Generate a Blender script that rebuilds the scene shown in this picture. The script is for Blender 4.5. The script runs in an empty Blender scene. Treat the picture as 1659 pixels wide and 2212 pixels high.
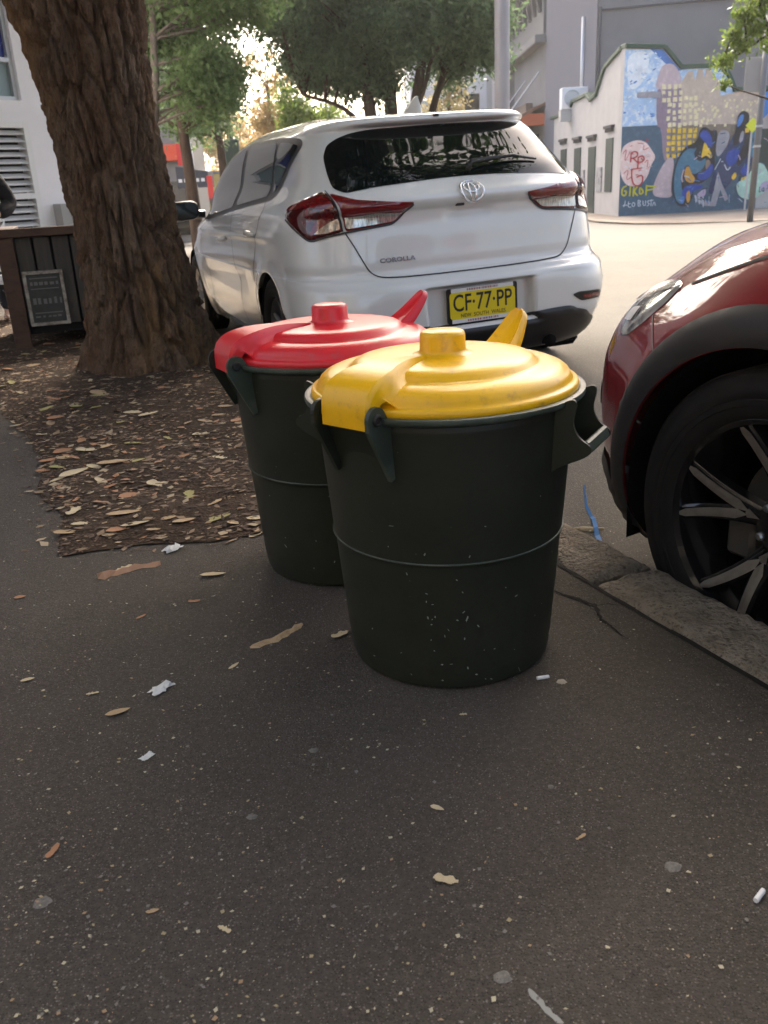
import bpy, bmesh, math, random
import numpy as np
from mathutils import Vector, Matrix, noise
from mathutils.geometry import delaunay_2d_cdt
R = math.radians
random.seed(7)
rng = np.random.default_rng(11)
scn = bpy.context.scene
col = scn.collection
# ------------------------------------------------------------ camera
PITCH, ROLL, CAM_H = R(20.5), R(3.0), 0.95
fw = Vector((0, math.cos(PITCH), -math.sin(PITCH)))
rx = Vector((1, 0, 0)); ux = rx.cross(fw)
r2 = rx * math.cos(ROLL) - ux * math.sin(ROLL)
u2 = ux * math.cos(ROLL) + rx * math.sin(ROLL)
cam = bpy.data.cameras.new('camera'); camo = bpy.data.objects.new('camera', cam); col.objects.link(camo)
m = Matrix.Identity(4)
for i in range(3):
    m[i][0], m[i][1], m[i][2] = r2[i], u2[i], -fw[i]
m[2][3] = CAM_H
camo.matrix_world = m
cam.sensor_fit = 'VERTICAL'; cam.sensor_height = 24.0; cam.lens = 24.0 * 1885 / 2212
cam.clip_start = 0.02; cam.clip_end = 2000
cam.dof.use_dof = True; cam.dof.focus_distance = 2.1; cam.dof.aperture_fstop = cam.lens / 1000 / 0.0036
scn.camera = camo
# ------------------------------------------------------------ sky, sun, exposure
SUN_EL, SUN_AZ = R(44), R(5)       # azimuth from +Y towards +X
world = bpy.data.worlds.new('World'); scn.world = world; world.use_nodes = True
nt = world.node_tree; bg = nt.nodes['Background']
sky = nt.nodes.new('ShaderNodeTexSky'); sky.sky_type = 'NISHITA'; sky.sun_disc = False
sky.sun_elevation = SUN_EL; sky.sun_rotation = SUN_AZ
sky.air_density = 0.7; sky.dust_density = 6.0; sky.ozone_density = 0.4
wbm = nt.nodes.new('ShaderNodeMix'); wbm.data_type = 'RGBA'; wbm.blend_type = 'MULTIPLY'; wbm.inputs[0].default_value = 1.0
wbm.inputs[7].default_value = (1.0, 0.95, 0.87, 1)          # white balance set for the shade
nt.links.new(sky.outputs[0], wbm.inputs[6]); nt.links.new(wbm.outputs[2], bg.inputs[0]); bg.inputs[1].default_value = 0.15
sun = bpy.data.lights.new('sun', 'SUN'); suno = bpy.data.objects.new('sun', sun); col.objects.link(suno)
sun.energy = 2.0; sun.angle = R(5); sun.color = (1.0, 0.93, 0.82)
sd = Vector((math.sin(SUN_AZ) * math.cos(SUN_EL), math.cos(SUN_AZ) * math.cos(SUN_EL), math.sin(SUN_EL)))
suno.rotation_euler = sd.to_track_quat('Z', 'Y').to_euler(); suno.location = (0, 0, 30)
vs = scn.view_settings
vs.view_transform = 'Standard'; vs.look = 'None'; vs.exposure = 2.3; vs.gamma = 1.0; vs.use_curve_mapping = False
# ------------------------------------------------------------ helpers
def srgb(*c):
    return tuple((v / 255 / 12.92) if v / 255 <= .04045 else ((v / 255 + .055) / 1.055) ** 2.4 for v in c)
MATS = {}
def mat(name, base, rough=.6, metal=0., spec=.5, coat=0., noise_=None, bump=None, trans=0., tint=None, speck=None, emit=None, stretch=None):
    """procedural principled material. noise_=(scale, second colour, contrast lo, hi); bump=(scale, strength, distance)
    speck=(scale, size, colour); tint=second colour mixed by the per-face 'tint' attribute"""
    if name in MATS: return MATS[name]
    mt = bpy.data.materials.new(name); mt.use_nodes = True; MATS[name] = mt
    t = mt.node_tree; n = t.nodes; l = t.links; p = n['Principled BSDF']
    p.inputs['Roughness'].default_value = rough; p.inputs['Metallic'].default_value = metal
    p.inputs['Specular IOR Level'].default_value = spec; p.inputs['Coat Weight'].default_value = coat
    p.inputs['Coat Roughness'].default_value = .03
    tc = n.new('ShaderNodeTexCoord'); vec = tc.outputs['Object']
    if stretch:
        mp = n.new('ShaderNodeMapping'); mp.inputs['Scale'].default_value = stretch; l.new(vec, mp.inputs[0]); vec = mp.outputs[0]
    cur = None
    def rgb(c):
        r_ = n.new('ShaderNodeRGB'); r_.outputs[0].default_value = (*c[:3], 1); return r_.outputs[0]
    cur = rgb(base)
    def mix(fac, a, b, mode='MIX'):
        mx = n.new('ShaderNodeMix'); mx.data_type = 'RGBA'; mx.blend_type = mode
        l.new(fac, mx.inputs[0]) if not isinstance(fac, float) else setattr(mx.inputs[0], 'default_value', fac)
        l.new(a, mx.inputs[6]); l.new(b, mx.inputs[7]); return mx.outputs[2]
    if tint:
        at = n.new('ShaderNodeAttribute'); at.attribute_name = 'tint'
        cur = mix(at.outputs['Fac'], cur, rgb(tint))
    for nz in ([noise_] if noise_ and not isinstance(noise_, list) else (noise_ or [])):
        sc, c2, lo, hi = nz
        tx = n.new('ShaderNodeTexNoise'); tx.inputs['Scale'].default_value = sc; tx.inputs['Detail'].default_value = 6; tx.inputs['Roughness'].default_value = .65
        l.new(vec, tx.inputs['Vector'])
        mr = n.new('ShaderNodeMapRange'); mr.inputs[1].default_value = lo; mr.inputs[2].default_value = hi; mr.clamp = True
        l.new(tx.outputs[0], mr.inputs[0]); cur = mix(mr.outputs[0], cur, rgb(c2))
    for sp in (speck if isinstance(speck, list) else ([speck] if speck else [])):
        sc, size, c2 = sp
        vo = n.new('ShaderNodeTexVoronoi'); vo.inputs['Scale'].default_value = sc; l.new(vec, vo.inputs['Vector'])
        lt = n.new('ShaderNodeMapRange'); lt.inputs[1].default_value = size; lt.inputs[2].default_value = size * .6; lt.clamp = True
        l.new(vo.outputs['Distance'], lt.inputs[0])
        wn = n.new('ShaderNodeMath'); wn.operation = 'GREATER_THAN'; wn.inputs[1].default_value = .55
        l.new(vo.outputs['Color'], wn.inputs[0])
        mu = n.new('ShaderNodeMath'); mu.operation = 'MULTIPLY'; l.new(lt.outputs[0], mu.inputs[0]); l.new(wn.outputs[0], mu.inputs[1])
        cur = mix(mu.outputs[0], cur, rgb(c2))
    l.new(cur, p.inputs['Base Color'])
    if bump:
        hs = None
        for sc, st, ds in (bump if isinstance(bump, list) else [bump]):
            tx = n.new('ShaderNodeTexNoise'); tx.inputs['Scale'].default_value = sc; tx.inputs['Detail'].default_value = 5; l.new(vec, tx.inputs['Vector'])
            bp = n.new('ShaderNodeBump'); bp.inputs['Strength'].default_value = st; bp.inputs['Distance'].default_value = ds
            l.new(tx.outputs[0], bp.inputs['Height'])
            if hs: l.new(hs, bp.inputs['Normal'])
            hs = bp.outputs[0]
        l.new(hs, p.inputs['Normal'])
    if trans:
        tr = n.new('ShaderNodeBsdfTranslucent'); l.new(cur, tr.inputs[0])
        mx = n.new('ShaderNodeMixShader'); mx.inputs[0].default_value = trans
        out = n['Material Output']; l.new(p.outputs[0], mx.inputs[1]); l.new(tr.outputs[0], mx.inputs[2]); l.new(mx.outputs[0], out.inputs[0])
    if emit:
        p.inputs['Emission Color'].default_value = (*emit[:3], 1); p.inputs['Emission Strength'].default_value = emit[3]
    return mt
def mk(name, V, F, mats, parent=None, smooth=False, idx=None, tint=None, sharp=None):
    me = bpy.data.meshes.new(name)
    V = np.asarray(V, dtype=np.float64).reshape(-1, 3)
    if isinstance(F, np.ndarray) and F.ndim == 2:
        k = F.shape[1]; nf = len(F)
        me.vertices.add(len(V)); me.vertices.foreach_set('co', V.ravel().astype(np.float32))
        me.loops.add(nf * k); me.loops.foreach_set('vertex_index', F.ravel().astype(np.int32))
        me.polygons.add(nf); me.polygons.foreach_set('loop_start', np.arange(0, nf * k, k, dtype=np.int32))
        me.update(calc_edges=True)
    else:
        me.from_pydata([tuple(v) for v in V], [], [tuple(int(i) for i in f) for f in F]); me.update()
    for mm in (mats if isinstance(mats, (list, tuple)) else [mats]): me.materials.append(mm)
    if idx is not None: me.polygons.foreach_set('material_index', np.asarray(idx, dtype=np.int32))
    if smooth:
        me.polygons.foreach_set('use_smooth', np.ones(len(me.polygons), dtype=bool))
        if sharp is not None: me.set_sharp_from_angle(angle=sharp)
    if tint is not None:
        a = me.attributes.new('tint', 'FLOAT', 'FACE'); a.data.foreach_set('value', np.asarray(tint, dtype=np.float32))
    me.validate()
    o = bpy.data.objects.new(name, me); col.objects.link(o)
    if parent: o.parent = parent
    return o
def tag(o, label=None, cat=None, group=None, kind=None):
    if label: o['label'] = label
    if cat: o['category'] = cat
    if group: o['group'] = group
    if kind: o['kind'] = kind
    return o
def thing(name, label, cat, loc=(0, 0, 0), rot=(0, 0, 0), group=None):
    o = bpy.data.objects.new(name, None); col.objects.link(o); o.empty_display_size = .1
    o.location = loc; o.rotation_euler = rot
    return tag(o, label, cat, group)
class MB:
    """collects shapes for one mesh"""
    def __init__(s): s.V = []; s.F = []; s.I = []; s.mi = 0
    def add(s, V, F):
        b = len(s.V); s.V += [tuple(v) for v in V]
        for f in F: s.F.append(tuple(b + int(i) for i in f)); s.I.append(s.mi)
        return s
    def box(s, c, d, rz=0., M=None, bev=0.):
        hx, hy, hz = d[0] / 2, d[1] / 2, d[2] / 2
        if bev > 0:
            b = min(bev, hx * .9, hy * .9, hz * .9); P = []
            for sz in (-1, 1):
                for (ix, iy) in ((hx - b, hy - b),):
                    pass
            # chamfered box: three inset rings per corner
            V = []; 
            for sx in (-1, 1):
                for sy in (-1, 1):
                    for sz in (-1, 1):
                        V += [(sx * hx, sy * (hy - b), sz * (hz - b)), (sx * (hx - b), sy * hy, sz * (hz - b)), (sx * (hx - b), sy * (hy - b), sz * hz)]
            def k(sx, sy, sz, a): return ((sx > 0) * 4 + (sy > 0) * 2 + (sz > 0)) * 3 + a
            F = []
            for q in (-1, 1):
                F.append([k(q, -1, -1, 0), k(q, 1, -1, 0), k(q, 1, 1, 0), k(q, -1, 1, 0)][::q])
                F.append([k(-1, q, -1, 1), k(-1, q, 1, 1), k(1, q, 1, 1), k(1, q, -1, 1)][::q])
                F.append([k(-1, -1, q, 2), k(1, -1, q, 2), k(1, 1, q, 2), k(-1, 1, q, 2)][::q])
                for r in (-1, 1):
                    F.append([k(q, r, -1, 0), k(q, r, -1, 1), k(q, r, 1, 1), k(q, r, 1, 0)][::-1 if q * r > 0 else 1])
                    F.append([k(q, -1, r, 0), k(q, -1, r, 2), k(q, 1, r, 2), k(q, 1, r, 0)][::1 if q * r > 0 else -1])
                    F.append([k(-1, q, r, 1), k(-1, q, r, 2), k(1, q, r, 2), k(1, q, r, 1)][::-1 if q * r > 0 else 1])
                    for t in (-1, 1):
                        F.append([k(q, r, t, 0), k(q, r, t, 1), k(q, r, t, 2)][::1 if q * r * t > 0 else -1])
        else:
            V = [(x, y, z) for z in (-hz, hz) for y in (-hy, hy) for x in (-hx, hx)]
            F = [(0, 2, 3, 1), (4, 5, 7, 6), (0, 1, 5, 4), (2, 6, 7, 3), (0, 4, 6, 2), (1, 3, 7, 5)]
        if M is None: M = Matrix.Rotation(rz, 3, 'Z')
        c = Vector(c)
        return s.add([c + M @ Vector(v) for v in V], F)
    def prism(s, poly, origin, ax, ay, az, h):
        """polygon (a,b) in the plane ax,ay extruded by h along az"""
        o = Vector(origin); ax = Vector(ax); ay = Vector(ay); az = Vector(az); n = len(poly)
        A = [o + ax * p[0] + ay * p[1] for p in poly]; B = [a + az * h for a in A]
        F = [tuple(range(n))[::-1], tuple(range(n, 2 * n))] + [(i, (i + 1) % n, n + (i + 1) % n, n + i) for i in range(n)]
        return s.add(A + B, F)
    def lathe(s, prof, seg=48, c=(0, 0, 0), M=None, cap0=False, cap1=False):
        c = Vector(c); V = []; n = len(prof)
        for r, z in prof:
            for k in range(seg):
                a = 2 * math.pi * k / seg; v = Vector((r * math.cos(a), r * math.sin(a), z))
                V.append(c + (M @ v if M is not None else v))
        F = [(i * seg + k, i * seg + (k + 1) % seg, (i + 1) * seg + (k + 1) % seg, (i + 1) * seg + k) for i in range(n - 1) for k in range(seg)]
        if cap0: F.append(tuple(range(seg))[::-1])
        if cap1: F.append(tuple(range((n - 1) * seg, n * seg)))
        return s.add(V, F)
    def tube(s, path, rad, seg=8, cap=True, squash=1.):
        path = [Vector(p) for p in path]; n = len(path); V = []
        rad = rad if isinstance(rad, (list, tuple)) else [rad] * n
        t0 = (path[1] - path[0]).normalized(); nv = t0.orthogonal().normalized()
        for i, p in enumerate(path):
            t = (path[min(i + 1, n - 1)] - path[max(i - 1, 0)]).normalized()
            nv = (nv - t * nv.dot(t)).normalized(); b = t.cross(nv)
            for k in range(seg):
                a = 2 * math.pi * k / seg; V.append(p + (nv * math.cos(a) + b * math.sin(a) * squash) * rad[i])
        F = [(i * seg + k, i * seg + (k + 1) % seg, (i + 1) * seg + (k + 1) % seg, (i + 1) * seg + k) for i in range(n - 1) for k in range(seg)]
        if cap: F += [tuple(range(seg))[::-1], tuple(range((n - 1) * seg, n * seg))]
        return s.add(V, F)
    def build(s, name, mats, parent=None, smooth=False, sharp=None):
        return mk(name, s.V, s.F, mats, parent, smooth, s.I, None, sharp)
def compact(V, F):
    used = sorted({i for f in F for i in f}); k = {a: b for b, a in enumerate(used)}
    return [V[i] for i in used], [tuple(k[i] for i in f) for f in F]
def sstep(a, b, x):
    t = np.clip((x - a) / (b - a), 0, 1); return t * t * (3 - 2 * t)
def text_mesh(txt, size, bold=0.):
    """flat mesh (verts, faces) of a line of lettering, centred, in the xy plane"""
    cu = bpy.data.curves.new('lettering', 'FONT'); cu.body = txt; cu.size = size; cu.align_x = 'CENTER'; cu.align_y = 'CENTER'; cu.offset = bold
    cu.resolution_u = 4
    o = bpy.data.objects.new('lettering', cu); col.objects.link(o)
    dg = bpy.context.evaluated_depsgraph_get(); me = bpy.data.meshes.new_from_object(o.evaluated_get(dg))
    V = [tuple(v.co) for v in me.vertices]; F = [tuple(p.vertices) for p in me.polygons]
    bpy.data.objects.remove(o); bpy.data.curves.remove(cu); bpy.data.meshes.remove(me)
    return V, F
def kerb_xy(t, n):          # street coordinates: t along the kerb, n towards the road
    return (-.41 * t + .912 * n, .912 * t + .41 * n)
def road_z(x, y):
    n = x * .912 + y * .41
    t = -x * .41 + y * .912
    return -.185 + .06 * sstep(2.2, 4.2, t) + .03 * np.clip(n - 1.47, 0, 4.5) - .03 * np.clip(n - 7, 0, 4) * .5 - .36 * sstep(9, 27, np.asarray(y, float))
# ============================================================ ground
A_DARK = (.040, .034, .029)
m_foot = mat('footpath_asphalt', (.084, .071, .059), rough=.85, spec=.3, noise_=[(2.2, (.066, .055, .045), .35, .7), (.6, (.098, .085, .072), .5, .75), (9, (.060, .050, .041), .55, .75), (90, (.112, .097, .081), .45, .75)],
             speck=[(230, .36, (.16, .14, .118)), (320, .40, (.038, .032, .026)), (130, .22, (.20, .178, .15))], bump=[(240, .9, .006), (60, .5, .006), (14, .25, .008)])
m_road = mat('road_asphalt', (.074, .067, .057), rough=.85, spec=.3, noise_=[(1.2, (.094, .086, .073), .35, .7), (.35, (.055, .050, .043), .55, .7), (4, (.060, .054, .046), .58, .7), (120, (.13, .116, .095), .5, .8)],
             speck=[(150, .35, (.2, .185, .155))], bump=[(150, .7, .006)])
m_kerb = mat('kerb_sandstone', (.31, .265, .215), rough=.9, spec=.25, noise_=[(9, (.19, .16, .125), .4, .65), (90, (.11, .088, .068), .52, .66), (50, (.34, .29, .23), .55, .75)], bump=[(90, 1., .016), (30, .8, .02)])
m_soil = mat('soil', (.062, .042, .028), rough=.95, spec=.15, noise_=[(14, (.095, .064, .044), .4, .7), (120, (.035, .024, .017), .45, .65)], bump=[(80, .9, .012)])
m_conc = mat('pale_concrete', (.30, .27, .22), rough=.85, noise_=[(1.5, (.20, .175, .15), .35, .7)], bump=[(60, .4, .006)])
def sheet(name, poly, zf, m, step, kind='structure', parent=None, lump=0., lscale=4.):
    pv = [Vector(p) for p in poly]; n = len(pv)
    out = []
    for i in range(n):
        a, b = pv[i], pv[(i + 1) % n]; k = max(1, int((b - a).length / step))
        out += [a.lerp(b, j / k) for j in range(k)]
    xs = [p.x for p in out]; ys = [p.y for p in out]
    pts = list(out)
    x = min(xs) + step * .5
    from mathutils.geometry import intersect_point_quad_2d
    while x < max(xs):
        y = min(ys) + step * .5
        while y < max(ys): pts.append(Vector((x + random.uniform(-.2, .2) * step, y + random.uniform(-.2, .2) * step))); y += step
        x += step
    r = delaunay_2d_cdt(pts, [], [list(range(len(out)))], 1, 1e-5)
    V = []
    for v in r[0]:
        z = float(zf(v.x, v.y))
        if lump:
            k = min(1, bed_edge(v.x, v.y) / .15); z = .004 + (z - .004) * k
            z += k * lump * (noise.fractal(Vector((v.x * lscale, v.y * lscale, 3.1)), .8, 2.1, 5) + .25)
        V.append((v.x, v.y, z))
    V, F = compact(V, [tuple(f) for f in r[2]])
    o = mk(name, V, F, m, parent, smooth=True)
    if kind and not parent: tag(o, kind=kind)
    return o
# road: one sheet to the horizon, finer near the camera
def grid_axis(a): return np.array(a)
gx = np.concatenate([np.arange(-150, -30, 15), np.arange(-30, 40, 1.0), np.arange(40, 151, 15)])
gy = np.concatenate([np.arange(-110, -20, 15), np.arange(-20, 60, 1.0), np.arange(60, 301, 20)])
GX, GY = np.meshgrid(gx, gy); GZ = road_z(GX, GY)
GN = GX * .912 + GY * .41
GZ = np.where(GN < 1.1, np.minimum(GZ, -.2), GZ)
nx, ny = len(gx), len(gy)
ii = np.arange(nx * ny).reshape(ny, nx)
Fq = np.stack([ii[:-1, :-1], ii[:-1, 1:], ii[1:, 1:], ii[1:, :-1]], -1).reshape(-1, 4)
road = tag(mk('road', np.stack([GX, GY, GZ], -1).reshape(-1, 3), Fq, m_road, smooth=True), kind='structure')
KN = 1.262; KW = .205
def kz(x, y): return 0.0 - .30 * float(sstep(9, 27, np.asarray(y, float)))
foot = sheet('footpath', [kerb_xy(-8, KN), kerb_xy(34, KN), kerb_xy(34, -22), kerb_xy(-8, -14)], kz, m_foot, 1.2)
# fine dirt in the gutter
m_gut = mat('gutter_dirt', (.10, .075, .05), rough=.95, noise_=[(30, (.16, .13, .09), .45, .7)], speck=[(120, .35, (.3, .26, .2))], bump=[(120, .8, .006)])
gut = sheet('gutter_dirt', [kerb_xy(-3, KN + KW), kerb_xy(9, KN + KW), kerb_xy(9, KN + KW + .16), kerb_xy(5, KN + KW + .13), kerb_xy(3.2, KN + KW + .2), kerb_xy(2.4, KN + KW + .11), kerb_xy(1.9, KN + KW + .22), kerb_xy(1, KN + KW + .12), kerb_xy(-3, KN + KW + .15)],
            lambda x, y: road_z(x, y) + .004, m_gut, .12)
# kerb stones
kerb = bpy.data.objects.new('kerb', None); col.objects.link(kerb); tag(kerb, kind='structure')
tj = 1.585
edges_t = [tj - 1.16 * 4, tj - 1.16 * 3, tj - 1.16 * 2, tj - 1.16, tj]
while edges_t[-1] < 30: edges_t.append(edges_t[-1] + random.uniform(1.0, 1.35))
for i in range(len(edges_t) - 1):
    a, b = edges_t[i] + .006, edges_t[i + 1] - .006
    if a > 12:
        nl, nw = 6, 2
    else: nl, nw = 46, 10
    V = []
    skew = random.uniform(-.02, .02) if i != 3 else 0
    for k in range(nl + 1):
        for j in range(-3, nw + 4):
            t = a + (b - a) * k / nl; u = min(max(j, 0), nw) / nw
            e = .007 * noise.noise(Vector((t * 5, u * 1.2, i * 3.3)))
            n_ = KN + .003 + e + (KW - .006) * u
            e = min(k, nl - k) * (b - a) / nl; rd = .014
            top = .006 + .010 * noise.fractal(Vector((t * 16, u * 5, i)), .7, 2, 4)
            d = min(u * KW, (1 - u) * KW, e)
            z = top - (rd - math.sqrt(max(0, rd * rd - max(0, rd - d) ** 2)) if d < rd else 0)
            if j < 0: z = -.02 - .06 * (-j - 1)
            if j > nw: z = top - rd - .05 * (j - nw); n_ += .004 * (j - nw)
            x, y = kerb_xy(t + .045 * (u - .5) * 0, n_)
            V.append((x, y, z + kz(x, y)))
    W = nw + 7
    F = [(k * W + j, k * W + j + 1, (k + 1) * W + j + 1, (k + 1) * W + j) for k in range(nl) for j in range(W - 1)]
    F += [tuple(range(W)), tuple(nl * W + j for j in range(W))[::-1]]
    mk('kerbstone', V, F, m_kerb, kerb, smooth=True, sharp=R(50))
jn = MB()   # dark packed dirt in the joint between asphalt and stone
pth = [(kerb_xy(t, KN - .004 + .006 * noise.noise(Vector((t * 7, 0, 1))))) for t in np.arange(-2, 9, .06)]
for (x0, y0), (x1, y1) in zip(pth[:-1], pth[1:]):
    w_ = .007 + .004 * noise.noise(Vector((x0 * 9, y0 * 9, 5)))
    jn.add([(x0 - w_, y0, .002), (x0 + w_, y0, .002), (x1 + w_, y1, .002), (x1 - w_, y1, .002)], [(0, 1, 2, 3)])
jo = jn.build('joint_dirt', mat('joint_dirt', (.012, .010, .008), rough=1), foot)
cr = MB()
for path, w0 in (([(.40, 1.93), (.422, 1.903), (.454, 1.874), (.470, 1.850), (.486, 1.834), (.483, 1.80), (.480, 1.764), (.495, 1.73), (.503, 1.696), (.52, 1.66)], .007), ([(.486, 1.834), (.51, 1.84), (.54, 1.83)], .003), ([(.35, 1.96), (.40, 1.93)], .004)):
    pts = []
    for (x0, y0), (x1, y1) in zip(path[:-1], path[1:]):
        for k in range(5): pts.append((x0 + (x1 - x0) * k / 5, y0 + (y1 - y0) * k / 5))
    pts.append(path[-1]); N = len(pts)
    P = [(x + .004 * noise.noise(Vector((x * 60, y * 60, 0))), y + .004 * noise.noise(Vector((x * 60, y * 60, 9))), w0 * (1 - abs(2 * i / N - .9) ** 2) * (.7 + .6 * random.random()) + .0006) for i, (x, y) in enumerate(pts)]
    for (x0, y0, a), (x1, y1, b) in zip(P[:-1], P[1:]):
        cr.add([(x0 - a * .5, y0 - a * .5, .0025), (x0 + a * .5, y0 + a * .5, .0025), (x1 + b * .5, y1 + b * .5, .0025), (x1 - b * .5, y1 - b * .5, .0025)], [(0, 1, 2, 3)])
cr.build('crack', MATS['joint_dirt'], foot)
# tree bed
BED = [(-.93, 2.33), (-.62, 2.37), (-.36, 2.42), (0, 2.47), (.22, 2.52), (.1, 2.9), (-.35, 3.85), (-.95, 5.2), (-1.9, 7.3), (-3.4, 8.2), (-3.5, 7.0), (-2.9, 5.9), (-1.95, 4.40), (-1.62, 3.85), (-1.47, 3.58), (-1.24, 3.02), (-1.06, 2.72)]
_b = []
for (ax_, ay_), (bx_, by_) in zip(BED, BED[1:] + BED[:1]):          # ragged edge
    k = max(1, int(math.hypot(bx_ - ax_, by_ - ay_) / .045))
    for j in range(k):
        x_, y_ = ax_ + (bx_ - ax_) * j / k, ay_ + (by_ - ay_) * j / k; q_ = Vector((x_ * 4, y_ * 4, 2)); q2_ = Vector((x_ * 17, y_ * 17, 6))
        _b.append((x_ + .05 * noise.noise(q_) + .02 * noise.noise(q2_), y_ + .05 * noise.noise(q_ + Vector((9, 0, 0))) + .02 * noise.noise(q2_ + Vector((5, 0, 0)))))
BED = _b
_BA = np.array(BED); _BB = np.roll(_BA, -1, 0); _BD = _BB - _BA; _BL = (_BD ** 2).sum(1) + 1e-12
def bed_edge(x, y):
    p = np.array((x, y)); t = np.clip(((p - _BA) * _BD).sum(1) / _BL, 0, 1)
    return float(np.sqrt((((p - _BA - _BD * t[:, None])) ** 2).sum(1).min()))
bed = sheet('tree_bed', BED, lambda x, y: .014 + .05 * math.exp(-((x + 1.25) ** 2 + (y - 5.1) ** 2) / 1.2), m_soil, .07, lump=.016, lscale=5)
# footpath across the street in front of the mural building
FP = [(40, 20.5), (13, 22.6), (9.6, 23.3), (8.2, 23.9), (7.3, 25.0), (6.8, 27), (6.7, 34), (6.7, 60), (40, 60)]
mb = MB(); mb.prism(FP, (0, 0, -.75), (1, 0, 0), (0, 1, 0), (0, 0, 1), .75 - .36)
tag(mb.build('far_footpath', mat('far_footpath', (.19, .155, .125), rough=.9, noise_=[(.8, (.26, .225, .18), .4, .65)], bump=[(40, .4, .006)])), kind='structure')
far_kerb = bpy.data.objects.new('far_kerb', None); col.objects.link(far_kerb); tag(far_kerb, kind='structure')
for (ax_, ay_), (bx_, by_) in zip(FP[:7], FP[1:8]):
    L = math.hypot(bx_ - ax_, by_ - ay_); k = max(1, round(L / 1.3)); a = math.atan2(by_ - ay_, bx_ - ax_)
    if L > 28: k = 12
    for j in range(k):
        f = (j + .5) / k; mb = MB()
        mb.box((ax_ + (bx_ - ax_) * f - .1 * math.sin(a) * -1, ay_ + (by_ - ay_) * f - .1 * math.cos(a), -.465), (L / k - .015, .2, .23), rz=a, bev=.02)
        mb.build('kerbstone', m_kerb, far_kerb)
# ============================================================ wheelie-less round bins with clip-on lids
m_bin = mat('green_plastic', srgb(38, 42, 34), rough=.45, spec=.35, noise_=[(5, srgb(46, 49, 40), .4, .7), (40, srgb(31, 34, 28), .5, .8), (9, srgb(54, 55, 46), .62, .8)], speck=[(38, .05, (.10, .11, .10))], bump=[(30, .04, .004), (300, .05, .001)])
m_binrim = mat('green_plastic_rim', srgb(54, 64, 55), rough=.45, noise_=[(9, srgb(92, 99, 90), .45, .75)])
m_yel = mat('yellow_plastic', srgb(244, 188, 8), rough=.33, spec=.5, noise_=[(6, srgb(228, 172, 26), .42, .72), (25, srgb(196, 146, 58), .56, .75), (90, srgb(160, 118, 52), .66, .8)], bump=[(12, .05, .004), (120, .05, .001)])
m_red = mat('red_plastic', srgb(218, 34, 46), rough=.33, spec=.5, noise_=[(6, srgb(206, 54, 60), .42, .72), (25, srgb(186, 84, 86), .56, .75), (90, srgb(140, 50, 50), .66, .8)], bump=[(12, .05, .004), (120, .05, .001)])
m_bolt = mat('black_rubber', (.015, .015, .015), rough=.5)
m_scuff = mat('pale_scuff', srgb(150, 158, 150), rough=.8)
RB, RT, HB = .215, .2565, .566
def r_body(z):
    f = z / HB; r = RB + (RT - RB) * f
    return r
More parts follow.
